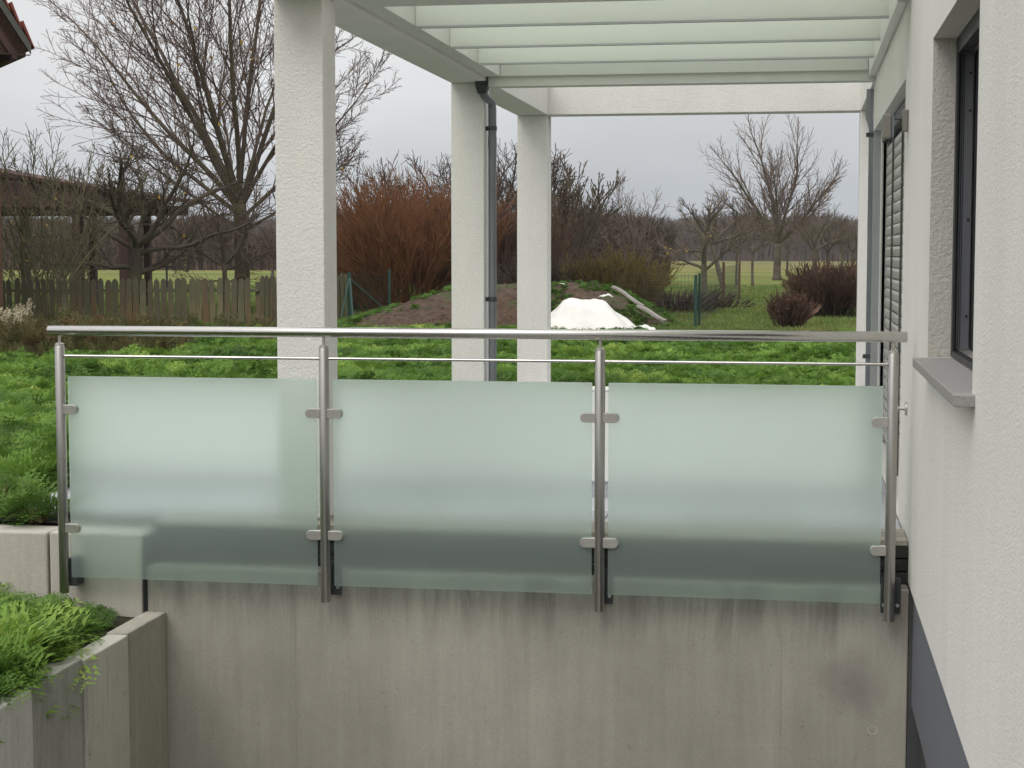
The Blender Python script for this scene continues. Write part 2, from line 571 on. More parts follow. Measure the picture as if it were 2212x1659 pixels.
rw = thing('stair_retaining_wall', 'retaining wall of upright grey concrete panels beside the stairwell at lower left', 'retaining wall', loc=(-2.7, 5, -2.7))
rw_loc = rw.location.copy()
ys = [6.978, 6.538, 6.102, 5.647, 5.19, 4.74, 4.29, 3.84, 3.39, 2.94, 2.49, 2.04, 1.6, 1.1, .6, 0, -.6, -1.2]
shades = [(.70, .68, .64), (1.0, .99, .96), (.66, .68, .66), (1.05, 1.07, 1.08), (.8, .8, .78), (.95, .95, .93)]
for i in range(len(ys) - 1):
    dx = (0, .006, -.002, .007, 0, .004)[i % 6]
    dz = (0, -.004, .003, -.004, .002, 0)[i % 6]
    b = box(-2.775 + dx, -2.682 + dx, ys[i + 1] + .003, ys[i] - .003, -2.75, -.346 + dz)
    p = b.obj('panel', M['concrete_panel'], rw, bevel=.006, color=shades[i % 6])
    p.location = -rw_loc
mem = box(-2.80, -2.783, -1, 6.99, -1, -.372).obj('drainage_membrane', M['black'], rw)
mem.location = -rw_loc

uw = thing('garden_edge_wall', 'low beige concrete panel wall at the left edge of the garden', 'retaining wall', loc=(-4, 7, -.9))
xs = [-2.797, -3.234, -3.682, -4.13, -4.58, -5.03, -5.48, -5.93, -6.4, -6.9, -7.4, -8]
for i in range(len(xs) - 1):
    b = box(xs[i + 1] + .009, xs[i] - .002, 7.0 + (.004 if i % 2 else 0), 7.19, -.9, -.016 - (.004 if i % 2 else 0))
    p = b.obj('panel', M['concrete_beige'], uw, bevel=.009, color=gcol((1.0, .93, 1.04, .97)[i % 4]))
    p.location = (4, -7, .9)
tag(box(-2.797, -2.770, 7.005, 7.18, -.9, -.03).obj('joint_filler', M['black']), 'black foam joint strip between the beige panels and the grey concrete wall', 'joint strip')

# ------------------------------------------------------------------ terrace
dk = thing('wooden_deck', 'dark wooden terrace deck edge on top of the concrete wall', 'deck', loc=(-1.1, 7.1, -.15))
for i, z in enumerate((-.148, -.094, -.040)):
    p = box(-2.768, .455, 7.088 + .004 * (i % 2), 7.112, z, z + .048).obj('fascia_board', M['fascia'], dk, bevel=.003, color=gcol((1, .8, 1.15)[i]))
    p.location = (1.1, -7.1, .15)
for i, y in enumerate((7.092, 7.195, 7.298)):
    p = box(-2.768, .455, y, y + .098, .010, .032).obj('deck_board', M['deck'], dk, bevel=.003, color=gcol((1.3, 1, 1.15)[i]))
    p.location = (1.1, -7.1, .15)
tag(box(-3.66, -2.772, 7.27, 8.44, -.5, -.034).obj('terrace_base', M['soil']), kind='structure')
tag(box(-2.768, .457, 7.114, 14.2, -.5, -.034).obj('terrace_base', M['soil']), kind='structure')
pv = thing('terrace_paving', 'grey violet terrace paving behind the railing', 'paving', loc=(-1, 10, 0))
k = 0
y = 7.40
while y < 14.1:
    x = -3.64 if y < 8.2 else -2.25
    while x < .44:
        xe = min(x + .395, .452)
        p = box(x, xe, y, y + .395, -.03, .016 + .0015 * ((k * 7) % 3 - 1)).obj('paver', M['paver'], pv, bevel=.003, seg=1, color=gcol(.85 + .3 * random.random()))
        p.location = (1, -10, 0)
        x += .4; k += 1
    y += .4
lw = thing('low_terrace_wall', 'low white plastered wall behind the frosted glass panels', 'wall', loc=(-.8, 8.25, 0))
p = box(-3.66, .33, 8.25, 8.41, .09, .53).obj('plaster_body', M['sheet_white'], lw, bevel=.006); p.location = (.8, -8.25, 0)
p = box(-3.65, .33, 8.262, 8.40, .016, .088).obj('grey_base', M['paver'], lw); p.location = (.8, -8.25, 0)
p = box(-3.66, .33, 8.249, 8.411, .531, .546).obj('coping', M['sheet_white'], lw, bevel=.004); p.location = (.8, -8.25, 0)

# ------------------------------------------------------------------ pergola columns and beams
XL, XR = -2.257, -2.039
pg = thing('terrace_roof', 'white plastered terrace roof frame with frosted glass roofing beside the house', 'terrace roof', loc=(-2.15, 7.25, 0))
def pgp(b, name, mat, **k):
    p = b.obj(name, mat, pg, **k); p.location = (2.15, -7.25, 0); return p
ZU = 2.313
for (y0, y1, x0, x1, z0) in ((7.25, 7.458, XL, XR, .033), (11.10, 11.31, XL, XR, .018), (13.78, 13.99, XL, -2.008, .018), (13.78, 13.99, .464, .68, .0)):
    pgp(box(x0, x1, y0, y1, z0, ZU - .001), 'column', M['stucco'], bevel=.005)
pgp(box(XL, XR + .035, 7.0, 13.778, ZU, 2.62), 'side_beam', M['stucco'], bevel=.005)
pgp(box(XL, .682, 13.781, 13.991, ZU + .002, 2.62), 'rear_beam', M['stucco'], bevel=.005)
pgp(box(.466, .679, 11.16, 13.779, ZU + .003, 2.615), 'side_beam', M['stucco'], bevel=.005)
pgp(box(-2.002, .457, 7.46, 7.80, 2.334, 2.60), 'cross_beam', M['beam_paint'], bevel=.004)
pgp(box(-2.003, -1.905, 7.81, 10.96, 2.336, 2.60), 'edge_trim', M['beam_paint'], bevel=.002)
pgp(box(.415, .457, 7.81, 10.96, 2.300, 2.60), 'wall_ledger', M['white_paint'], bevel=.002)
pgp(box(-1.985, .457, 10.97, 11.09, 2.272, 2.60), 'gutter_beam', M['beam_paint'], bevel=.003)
for y in (8.47, 9.33, 10.16):
    pgp(box(-1.90, .41, y, y + .022, 2.333, 2.585), 'roof_fin', M['fin_glass'], bevel=.002, seg=1)
    pgp(box(-1.901, .411, y - .004, y + .030, 2.3235, 2.3325), 'fin_profile', M['alu_light'])
pgp(box(-1.90, .41, 10.94, 10.962, 2.336, 2.585), 'roof_fin', M['fin_glass'], bevel=.002, seg=1)
for (y0, y1) in ((7.805, 8.47), (8.476, 9.33), (9.336, 10.16), (10.166, 11.08)):
    pgp(box(-1.98, .45, y0, y1, 2.602, 2.612), 'roof_pane', M['roof_glass'])

# ------------------------------------------------------------------ downpipes
def pipe(label, pts, r, brackets, hop=None, mat='zinc'):
    t = thing('downpipe', label, 'downpipe', 'downpipes of the terrace roof', loc=(pts[-1][0], pts[-1][1], pts[-1][2]))
    L = Vector(t.location)
    P = [Vector(p) - L for p in pts]
    MB().tube(P, r, 20).obj('pipe', M[mat], t, smooth=True)
    for z in brackets:
        x, y = pts[-1][0], pts[-1][1]
        c = Vector((x, y, z)) - L
        b = MB().cyl(c - Vector((0, 0, .014)), c + Vector((0, 0, .014)), r * 1.14, 20)
        b.box(c.x - r * 1.8, c.x - r, c.y - .01, c.y + .01, c.z - .014, c.z + .014)
        b.obj('bracket', M['zinc_dark'], t)
    for z in hop or ():
        c = Vector((pts[-1][0], pts[-1][1], z)) - L
        MB().cyl(c - Vector((0, 0, .035)), c + Vector((0, 0, .035)), r * 1.08, 20).obj('sleeve', M[mat], t, smooth=True)
    return t, L
t, L = pipe('dark zinc downpipe with square funnel on the middle column', [(-2.035, 11.05, 2.27), (-2.03, 11.07, 2.225), (-1.997, 11.16, 2.19), (-1.994, 11.17, 2.15), (-1.994, 11.17, .02)], .027, (2.02, .9), (1.93,))
fb = MB()
vs = []
for (z, w, d) in ((2.352, .040, .05), (2.285, .040, .05), (2.235, .027, .03)):
    cx_ = -2.038
    vs += [Vector((cx_ - w, 11.05 - d, z)) - L, Vector((cx_ + w, 11.05 - d, z)) - L, Vector((cx_ + w, 11.05 + d, z)) - L, Vector((cx_ - w, 11.05 + d, z)) - L]
fs = [(0, 1, 2, 3), (8, 9, 10, 11)]
for j in range(2):
    for k in range(4):
        fs.append((j * 4 + k, j * 4 + (k + 1) % 4, (j + 1) * 4 + (k + 1) % 4, (j + 1) * 4 + k))
fb.add(vs, fs).obj('funnel', M['zinc_dark'], t, bevel=.003)
pipe('pale zinc downpipe behind the far corner of the house', [(.452, 11.62, 2.28), (.452, 11.62, 2.09), (.470, 11.60, 2.02), (.472, 11.60, .02)], .024, (1.98, .52), (1.4,))

# ------------------------------------------------------------------ house
WX = .458
hs = thing('house', 'white stucco house wall with grey plinth along the right edge', 'house', loc=(.458, 6, 0))
def hp(b, name, mat, parent=None, **k):
    p = b.obj(name, mat, parent or hs, **k)
    if parent is None: p.location = (-.458, -6, 0)
    return p
WY0, WY1, WZ0, WZ1 = 4.66, 6.265, .835, 1.955
DY0, DY1, DZ1 = 7.83, 11.10, 1.972
wall = MB()
X1 = 1.0
ZB = -.14
wall.box(WX, X1, -8, WY0, ZB, 5.5)
wall.box(WX, X1, WY0, WY1, ZB, WZ0 - .036)
wall.box(WX, X1, WY0, WY1, WZ1, 5.5)
wall.box(WX, X1, WY1, DY0, ZB, 5.5)
wall.box(WX, X1, DY0, 11.157, DZ1, 5.5)
wall.box(WX, X1, DY0, 11.157, ZB, .016)
bm = bmesh.new()
me = wall.fastmesh('wall', M['stucco_house']); bm.from_mesh(me)
bmesh.ops.remove_doubles(bm, verts=bm.verts, dist=1e-5)
bmesh.ops.recalc_face_normals(bm, faces=bm.faces)
bm.to_mesh(me); bm.free()
w_ = link('wall', me, hs); w_.location = (-.458, -6, 0)
hp(box(WX + .002, WX + .046, DY1, 11.154, .02, DZ1 - .002), 'door_jamb', M['alu_light'])
hp(box(WX + .05, .98, 11.0, 11.15, .02, DZ1 - .002), 'rear_wall_piece', M['stucco_house'])
# plinth
hp(box(WX + .014, X1, -8, 6.975, -.62, ZB - .002), 'plinth', M['plinth'], bevel=.003)
hp(box(WX + .014, X1, 7.2, 11.15, -.62, ZB - .002), 'plinth', M['plinth'])
hp(box(WX + .055, X1, -8, 6.975, -2.8, -.622), 'basement_wall', M['basement'])
hp(box(.4575, .9, 6.981, 7.19, -2.75, -.152), 'basement_corner', M['basement'])
bw = hp(box(WX + .035, WX + .10, 4.6, 6.45, -1.9, -.68), 'basement_window', M['alu_dark'], bevel=.004)
MB().box(WX + .03, WX + .034, 4.7, 6.35, -1.8, -.78).obj('pane', M['pane'], bw)
# window
win = thing('window', 'tall window in a deep reveal with grey aluminium frame and stone sill in the house wall', 'window', loc=(.53, 5.4, .84))
WL = Vector((.53, 5.4, .84))
def wp(b, name, mat, parent=None, **k):
    p = b.obj(name, mat, parent or win, **k)
    if parent is None: p.location = -WL
    return p
# plaster reveal
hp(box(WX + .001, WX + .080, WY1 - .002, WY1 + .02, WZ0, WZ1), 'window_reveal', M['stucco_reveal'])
fx = .538
fr = wp(box(fx, fx + .010, WY0 + .002, WY1 - .004, WZ1 - .06, WZ1 - .001).box(fx, fx + .010, WY1 - .055, WY1 - .004, WZ0 + .012, WZ1 - .061)
        .box(fx, fx + .03, WY0 + .002, WY1 - .004, WZ0 + .001, WZ0 + .022), 'frame', M['alu_dark'], bevel=.002)
gr_ = wp(box(fx + .0125, fx + .060, WY1 - .035, WY1 - .006, WZ0 + .024, WZ1 - .045), 'blind_guide', M['alu'], bevel=.003)
for z in (.98, 1.32, 1.70, 1.83):
    MB().cyl((fx + .048, WY1 - .036, z), (fx + .048, WY1 - .0405, z), .0045, 10).obj('screw', M['black'], gr_)
MB().box(fx + .019, fx + .022, WY1 - .038, WY1 - .0345, WZ0 + .03, WZ1 - .06).box(fx + .026, fx + .028, WY1 - .038, WY1 - .0345, WZ0 + .03, WZ1 - .06).obj('groove', M['alu_dark'], gr_)
wp(box(fx + .064, fx + .078, WY0 + .01, WY1 - .006, WZ0 + .024, WZ1 - .05), 'sash', M['alu_dark'], bevel=.002)
wp(box(fx + .080, fx + .090, WY1 - .05, WY1 - .006, WZ0 + .024, WZ1 - .05), 'sash', M['alu'], bevel=.002)
wp(box(fx + .10, fx + .106, WY0 + .01, WY1 - .01, WZ0 + .02, WZ1 - .02), 'pane', M['pane'])
wp(box(fx + .012, fx + .06, WY0 + .01, WY1 - .04, WZ1 - .04, WZ1 - .001), 'blind_box', M['alu'], bevel=.002)
wp(box(.403, .545, 4.575, 6.205, WZ0 - .034, WZ0 - .002), 'sill', M['granite'], bevel=.003)

# sliding door with venetian blind
dr = thing('terrace_door', 'terrace door opening with closed grey venetian blind beyond the window', 'door', loc=(.53, 9.4, .02))
DL = Vector((.53, 9.4, .02))
def dp(b, name, mat, parent=None, **k):
    p = b.obj(name, mat, parent or dr, **k)
    if parent is None: p.location = -DL
    return p
dp(box(.506, .516, 11.02, 11.098, .02, 1.96), 'guide_rail', M['white_paint'])
dp(box(.516, .534, 11.0, 11.06, .02, 1.95), 'frame', M['alu_dark'])
dp(box(.590, .62, DY0, 11.0, .02, 1.96), 'pane', M['pane'])
dp(box(.506, .60, DY0 + .01, 11.0, 1.89, 1.965), 'blind_box', M['alu_dark'], bevel=.004)
dp(box(.5365, .541, 10.93, 10.955, .02, 1.88), 'guide_wire', M['alu_light'])
sl_me = None
z = .06
while z < 1.87:
    b = MB()
    prof = [(.552, z - .004), (.540, z + .002), (.534, z + .018), (.534, z + .040), (.541, z + .0555), (.543, z + .0545), (.5365, z + .040), (.5365, z + .018), (.542, z + .004), (.553, z - .002)]
    prof = [(x_, zz) for x_, zz in prof]
    if sl_me is None:
        b.prism_xz([(x_ - .53, zz - z) for x_, zz in prof], -.0, 3.05)
        sl_me = b.fastmesh('slat', M['slat'])
        bm = bmesh.new(); bm.from_mesh(sl_me); bmesh.ops.recalc_face_normals(bm, faces=bm.faces); bm.to_mesh(sl_me); bm.free()
    s_ = link('slat', sl_me, dr)
    s_.location = Vector((.53, DY0 + .03, z)) - DL
    s_.rotation_euler = (random.uniform(-.0006, .0006), random.uniform(-.06, .06), 0)
    z += .0625
for y in (8.35, 9.2, 10.1):
    dp(MB().cyl((.527, y, .03), (.527, y, 1.89), .006, 6), 'cord', M['cord'])

wl = thing('wall_lamp', 'small metal wall lamp with box head on an arm above the railing end', 'wall lamp', loc=(.458, 7.6, 1.77))
for b, nm, mt in ((box(-.026, -.001, -.02, .02, -.047, .047), 'mounting_plate', 'lamp_paint'),):
    b.obj(nm, M[mt], wl, bevel=.004)
b = MB().cyl((-.03, 0, .008), (-.066, 0, .008), .006, 10); b.obj('arm', M['zinc_dark'], wl)
box(-.108, -.0735, -.035, .06, -.073, .025).obj('lamp_head', M['lamp_paint'], wl, bevel=.004)
box(-.073, -.060, -.028, .05, -.068, .020).obj('heat_sink', M['alu'], wl, bevel=.003)

kb = thing('wall_anchor', 'small round steel fixing on the wall beside the last railing post', 'wall fixing', loc=(.458, 7.35, .55))
MB().cyl((-.004, 0, 0), (-.045, 0, 0), .007, 12).obj('pin', M['steel_clamp'], kb, smooth=True)
MB().cyl((-.001, 0, 0), (-.009, 0, 0), .028, 20).obj('flange', M['steel_clamp'], kb, smooth=True)
MB().cyl((-.036, 0, 0), (-.045, 0, 0), .014, 16).obj('knob', M['steel_clamp'], kb, smooth=True)

# ------------------------------------------------------------------ railing
YP = 6.90
rl = thing('railing', 'brushed steel railing with three frosted glass panels on the concrete wall', 'railing', loc=(-1.37, YP, -.15))
RL = Vector(rl.location)
def rp(b, name, mat, parent=None, **k):
    p = b.obj(name, mat, parent or rl, **k)
    if parent is None: p.location = -RL
    return p
b = MB().tube([Vector((-3.163, YP, .873)), Vector((-3.160, YP, .873)), Vector((.424, YP, .873)), Vector((.427, YP, .873))], [.018, .0213, .0213, .018], 32)
hr = rp(b, 'handrail', M['steel_h'], smooth=True)
MB().cyl((-2.033, YP - .0205, .862), (-2.033, YP - .0235, .862), .004, 10).obj('grub_screw', M['zinc_dark'], hr)
posts = [-3.113, -1.946, -.7885, .3735]
for i, x in enumerate(posts):
    b = MB().tube([Vector((x, YP, -.262)), Vector((x, YP, -.259)), Vector((x, YP, .803)), Vector((x, YP, .806))], [.0195, .0212, .0212, .0195], 28)
    p = rp(b, 'post', M['steel_v'], smooth=True)
    MB().tube([Vector((x, YP, .8055)), Vector((x, YP, .816)), Vector((x, YP, .822))], [.0200, .0190, .008], 24).obj('cap', M['steel_clamp'], p, smooth=True)
    MB().cyl((x, YP, .82), (x, YP, .853), .0062, 14).obj('pin', M['steel_clamp'], p, smooth=True)
    # foot bracket: dark plate from the post to the wall
    bb = MB().box(x + .003, x + .012, YP + .018, 6.975, -.235, -.115).box(x - .03, x + .048, 6.968, 6.9785, -.245, -.100)
    if i == 0:
        bb = MB().box(x + .003, x + .05, YP + .018, 6.995, -.235, -.115)
    bb.obj('foot_bracket', M['zinc_dark'], p, bevel=.003)
    if i > 0:
        for sx in (-.018, .036):
            MB().cyl((x + sx, 6.968, -.21), (x + sx, 6.957, -.21), .008, 6).obj('bolt', M['steel_clamp'], p)
    for sgn in ((1,) if i == 0 else (-1,) if i == 3 else (-1, 1)):
        for z in (.535, .022):
            b = MB()
            # rounded plate pair outline in XZ
            prof = [(.015, -.0195), (.062, -.0195)]
            for k in range(9):
                a = -math.pi / 2 + math.pi * k / 8
                prof.append((.062 + .017 * math.cos(a), .0195 * math.sin(a)))
            prof += [(.015, .0195)]
            prof = [(x + sgn * px_, z + pz_) for px_, pz_ in prof]
            b.prism_xz(prof, YP - .016, YP - .0065)
            b.prism_xz(prof, YP + .0065, YP + .016)
            b.obj('clamp', M['steel_clamp'], p, bevel=.0015, seg=1)
for (x0, x1) in ((-3.0775, -1.981), (-1.9075, -.8205), (-.7535, .3360)):
    b = box(x0, x1, YP - .004, YP + .004, -.192, .678)
    g = rp(b, 'glass_panel', M['satin'], bevel=.001, seg=1)
for i in range(3):
    b = MB().cyl((posts[i] + .0205, YP, .764), (posts[i + 1] - .0205, YP, .764), .0062, 14)
    rp(b, 'mid_rail', M['steel_h'], smooth=True)

# ------------------------------------------------------------------ instanced ground cover
def frond_mesh(name, mat, seed, L=.16, pairs=8, sub=5, wid=.5, curl=.5, lean=.45):
    r = random.Random(seed)
    b = MB()
    az = 0
    def spine(t):
        a = lean + curl * t
        return Vector((L * t * math.sin(a) , 0, L * t * math.cos(a) * (1 - .12 * t)))
    for i in range(pairs + 1):
        t = .22 + .78 * i / pairs
        c = spine(t)
        plen = L * wid * (1.0 - .75 * ((t - .35) / .65) ** 2 if t > .35 else .6 + 1.1 * (t - .22)) * r.uniform(.85, 1.1)
        plen = max(plen, L * .08)
        fwd = (spine(min(1, t + .05)) - spine(t - .05)).normalized()
        for sg in (-1, 1):
            side = Vector((0, sg, 0))
            d = (side * .85 + fwd * .55 + Vector((0, 0, r.uniform(-.25, .25)))).normalized()
            if sub <= 1:
                q = d.cross(fwd).normalized()
                e = c + d * plen + Vector((0, 0, -.15 * plen))
                m_ = c + d * plen * .5
                wv = fwd * plen * .22
                b.add([c, m_ + wv, e, m_ - wv], [(0, 1, 2, 3)])
                continue
            for j in range(sub):
                u = (j + .6) / sub
                pc = c + d * plen * u + Vector((0, 0, -.2 * plen * u * u))
                ll = plen * .42 * (1 - .4 * u)
                for s2 in (-1, 1):
                    dd = (fwd * s2 * .9 + d * .6).normalized()
                    tip = pc + dd * ll + Vector((0, 0, r.uniform(-.1, .1) * ll))
                    wv = d * ll * .42
                    b.add([pc - wv * .5, tip, pc + wv], [(0, 1, 2)])
            b.add([c, c + d * plen * 1.08, c + fwd * L * .012], [(0, 1, 2)])
    s0 = [spine(x / 4) for x in range(5)]
    b.tube(s0, [L * .011, L * .010, L * .008, L * .006, L * .003], 3, caps=False)
    return b.fastmesh(name, mat)

def clump_mesh(name, mat, seed, n, **k):
    r = random.Random(seed)
    big = MB()
    for i in range(n):
        me = frond_mesh('tmp', mat, seed * 31 + i, lean=r.uniform(.15, .95), curl=r.uniform(.2, .8), **k)
        rot = Matrix.Rotation(2 * math.pi * i / n + r.uniform(-.4, .4), 3, 'Z')
        s = r.uniform(.7, 1.15)
        off = Vector((r.uniform(-.02, .02), r.uniform(-.02, .02), 0))
        big.add([rot @ (v.co * s) + off for v in me.vertices], [tuple(p.vertices) for p in me.polygons])
        bpy.data.meshes.remove(me)
    return big.fastmesh(name, mat)

def scatter(name, pts, srcs, label=None, cat=None, kind='stuff', parent=None):
    """pts: (x, y, z, scale, tint, source index, tilt)"""
    me = bpy.data.meshes.new(name)
    P = np.array([p[:3] for p in pts], dtype=np.float32)
    me.vertices.add(len(pts))
    me.vertices.foreach_set('co', P.ravel())
    rs = np.random.RandomState(len(pts) % 9973)
    rot = np.zeros((len(pts), 3), dtype=np.float32)
    rot[:, 2] = rs.uniform(0, 6.283, len(pts))
    til = np.array([p[6] if len(p) > 6 else .25 for p in pts], dtype=np.float32)
    rot[:, 0] = rs.normal(0, 1, len(pts)) * til
    rot[:, 1] = rs.normal(0, 1, len(pts)) * til
    a = me.attributes.new('rot', 'FLOAT_VECTOR', 'POINT'); a.data.foreach_set('vector', rot.ravel())
    a = me.attributes.new('scl', 'FLOAT', 'POINT'); a.data.foreach_set('value', np.array([p[3] for p in pts], dtype=np.float32))
    a = me.attributes.new('tint', 'FLOAT', 'POINT'); a.data.foreach_set('value', np.array([p[4] for p in pts], dtype=np.float32))
    a = me.attributes.new('src', 'INT', 'POINT'); a.data.foreach_set('value', np.array([p[5] for p in pts], dtype=np.int32))
    o = link(name, me, parent)
    tag(o, label, cat, kind=kind)
    ng = bpy.data.node_groups.new(name, 'GeometryNodeTree')
    ng.interface.new_socket('Geometry', in_out='INPUT', socket_type='NodeSocketGeometry')
    ng.interface.new_socket('Geometry', in_out='OUTPUT', socket_type='NodeSocketGeometry')
    gi = ng.nodes.new('NodeGroupInput'); go = ng.nodes.new('NodeGroupOutput')
    jn = ng.nodes.new('GeometryNodeJoinGeometry')
    def attr(nm, dt):
        q = ng.nodes.new('GeometryNodeInputNamedAttribute'); q.data_type = dt
        q.inputs['Name'].default_value = nm
        return q.outputs['Attribute']
    er = ng.nodes.new('FunctionNodeEulerToRotation')
    ng.links.new(attr('rot', 'FLOAT_VECTOR'), er.inputs[0])
    sc_, sr = attr('scl', 'FLOAT'), attr('src', 'INT')
    for i, sm in enumerate(srcs):
        so_ = bpy.data.objects.new('source', sm)
        oi_ = ng.nodes.new('GeometryNodeObjectInfo')
        oi_.inputs['Object'].default_value = so_
        oi_.inputs['As Instance'].default_value = True
        ip = ng.nodes.new('GeometryNodeInstanceOnPoints')
        cp = ng.nodes.new('FunctionNodeCompare'); cp.data_type = 'INT'; cp.operation = 'EQUAL'
        ng.links.new(sr, cp.inputs[2]); cp.inputs[3].default_value = i
        ng.links.new(gi.outputs[0], ip.inputs['Points'])
        ng.links.new(cp.outputs[0], ip.inputs['Selection'])
        ng.links.new(oi_.outputs['Geometry'], ip.inputs['Instance'])
        ng.links.new(er.outputs[0], ip.inputs['Rotation'])
        ng.links.new(sc_, ip.inputs['Scale'])
        ng.links.new(ip.outputs[0], jn.inputs[0])
    ng.links.new(jn.outputs[0], go.inputs[0])
    md = o.modifiers.new('scatter', 'NODES'); md.node_group = ng
    return o

near_src = [clump_mesh('near_clump', M['frond'], 11 + i, 7, L=.19, pairs=6, sub=3, wid=.46) for i in range(4)]
mid_src = [clump_mesh('mid_clump', M['frond'], 41 + i, 12, L=.155, pairs=6, sub=1, wid=.42) for i in range(3)]
far_src = [clump_mesh('far_clump', M['frond_far'], 71 + i, 9, L=.24, pairs=4, sub=1, wid=.55) for i in range(3)]

def N(x, y, s, k=0):
    return mnoise.noise(Vector((x * s, y * s, k)))      # -1..1
rnd = random.Random(5)
def tint(x, y, s=1.1, k=3):
    return min(1, max(0, .42 + .55 * N(x, y, s, k) + rnd.gauss(0, .16)))

pts = []
# garden left of the terrace, near
def gz(x, y): return .05 * N(x, y, .7, 9) + .04 * N(x, y, 2.1, 4)
n = 0
while n < 3200:
    x = rnd.uniform(-6.6, -2.28); y = rnd.uniform(7.15, 12.2)
    if rnd.random() > (.35 if x < -4.9 else 1): continue
    if x > -3.72 and y > 7.34 and y < 8.5: continue
    if N(x, y, 2.3, 1) < -.6: continue
    if y < 7.35 and (x > -3.3 or rnd.random() < .35): continue
    n += 1
    h = gz(x, y)
    pts.append((x, y, max(-.02, h), rnd.uniform(.55, 1.2) * (1 + .6 * N(x, y, 1.3, 2)), tint(x, y, 1.6), rnd.randrange(4), .3))
scatter('leafy_ground_cover', pts, near_src, 'bright green feathery ground cover filling the garden beside the terrace', 'ground cover')
pts = []
n = 0
while n < 17000:
    y = 11.5 + (26 - 11.5) * rnd.random() ** .9
    x = rnd.uniform(-.53 * y - 1, .12 * y + .5)
    if y < 14.25 and x > -2.4: continue
    if x > .6 and y < 15: continue
    # drier, lower corner in front of the fence
    dry = x < -.36 * y - .6 and y > 17.5 + 2.2 * N(x, y, .35, 6)
    if dry and rnd.random() < .62: continue
    if y > 24.6 + .8 * N(x, y, .6, 3) and x > -2.2: continue
    n += 1
    cl = N(x, y, .9, 8)
    pts.append((x, y, -.03 + .05 * cl, rnd.uniform(.65, 1.1) * (1 + .6 * cl), tint(x, y, .75), rnd.randrange(3), .3))
scatter('green_manure_plants', pts, mid_src, 'dense knee-low bright green plants covering the garden up to the mound', 'ground cover')
pts = []
for i in range(2600):
    y = rnd.uniform(20, 26.2); x = rnd.uniform(-.54 * y, -.33 * y)
    pts.append((x, y, -.02, rnd.uniform(.4, .75), tint(x, y, .6) * .8, rnd.randrange(3), .3))
def blade_tuft(name, mat, seed, n, h, spread, w=.006, droop=.3):
    r = random.Random(seed); b = MB()
    for i in range(n):
        a = r.uniform(0, 6.283); rr = r.uniform(0, spread)
        p0 = Vector((rr * math.cos(a), rr * math.sin(a), 0))
        hh = h * r.uniform(.55, 1.1)
        d = Vector((math.cos(a) * r.uniform(0, droop) + r.uniform(-.1, .1), math.sin(a) * r.uniform(0, droop) + r.uniform(-.1, .1), 1))
        sdv = Vector((-math.sin(a), math.cos(a), 0)) * w
        m_ = p0 + d * hh * .55; t_ = p0 + Vector((d.x * 1.7, d.y * 1.7, .93)) * hh
        b.add([p0 - sdv, p0 + sdv, m_ + sdv * .8, m_ - sdv * .8, t_], [(0, 1, 2, 3), (3, 2, 4)])
    return b.fastmesh(name, mat)
def seed_stalk(name, mat, seed, h):
    r = random.Random(seed); b = MB()
    for k in range(7):
        a = r.uniform(0, 6.283)
        p = [Vector((0, 0, 0)), Vector((.06 * math.cos(a), .06 * math.sin(a), h * .55)), Vector((.15 * math.cos(a), .15 * math.sin(a), h * r.uniform(.8, 1.05)))]
        b.tube(p, [.006, .005, .003], 3, caps=False)
        for q in range(14):
            c = p[1].lerp(p[2], r.uniform(.1, 1.1)) + Vector((r.uniform(-.05, .05), r.uniform(-.05, .05), r.uniform(-.03, .05)))
            s_ = r.uniform(.010, .024)
            b.add([c + Vector((s_, 0, 0)), c + Vector((-s_, s_ * .5, 0)), c + Vector((0, -s_, s_)), c + Vector((0, 0, -s_))], [(0, 1, 2), (0, 1, 3), (1, 2, 3)])
    return b.fastmesh(name, mat)
dry_src = [blade_tuft('dry_tuft', M['dry'], 3, 26, .34, .10), blade_tuft('dry_tuft', M['dry'], 4, 20, .5, .08, .007, .5), seed_stalk('dry_stalk', M['dry'], 8, .62), seed_stalk('dry_stalk', M['dry'], 9, .45)]
dp_ = []
for i in range(1900):
    y = rnd.uniform(18.6, 25.8); x = rnd.uniform(-.54 * y, (-.30 if y > 22 else -.37) * y)
    si = rnd.choice((0, 0, 0, 1, 1, 2, 3))
    dp_.append((x, y, -.02, rnd.uniform(.35, .6) * (1.2 if y < 22 else .8), rnd.uniform(0, .8), si, .2))
dl = []
for i in range(70):
    dl.append((rnd.uniform(-5.2, -3.3), rnd.uniform(7.2, 7.45), -.01, rnd.uniform(.25, .45), rnd.uniform(.3, 1), rnd.choice((0, 1)), .6))
for i in range(60):
    dl.append((rnd.uniform(-4.6, -2.85), rnd.uniform(5.2, 6.95), -.36, rnd.uniform(.25, .42), rnd.uniform(.1, .9), rnd.choice((0, 1)), .5))
scatter('dead_stalks', dl, dry_src, 'dead brown stalks lying along the garden edge wall and in the lower bed', 'dead stalks')
scatter('dry_weeds', dp_, dry_src, 'yellow brown dry weeds growing in front of the old picket fence', 'weeds')
scatter('low_green_weeds', pts, mid_src, 'green weeds between dry stalks in front of the picket fence', 'weeds')
b = MB()
for i in range(16):
    me_ = dry_src[2 + (i % 2)]; k_ = rnd.uniform(.65, .95)
    mt_ = Matrix.Rotation(rnd.uniform(0, 6.28), 3, 'Z') @ Matrix.Rotation(rnd.gauss(0, .25), 3, 'X')
    of_ = Vector((-10.35 + rnd.gauss(0, .16), 21.6 + rnd.gauss(0, .2), -.02))
    b.add([mt_ @ (v.co * k_) + of_ for v in me_.vertices], [tuple(p.vertices) for p in me_.polygons])
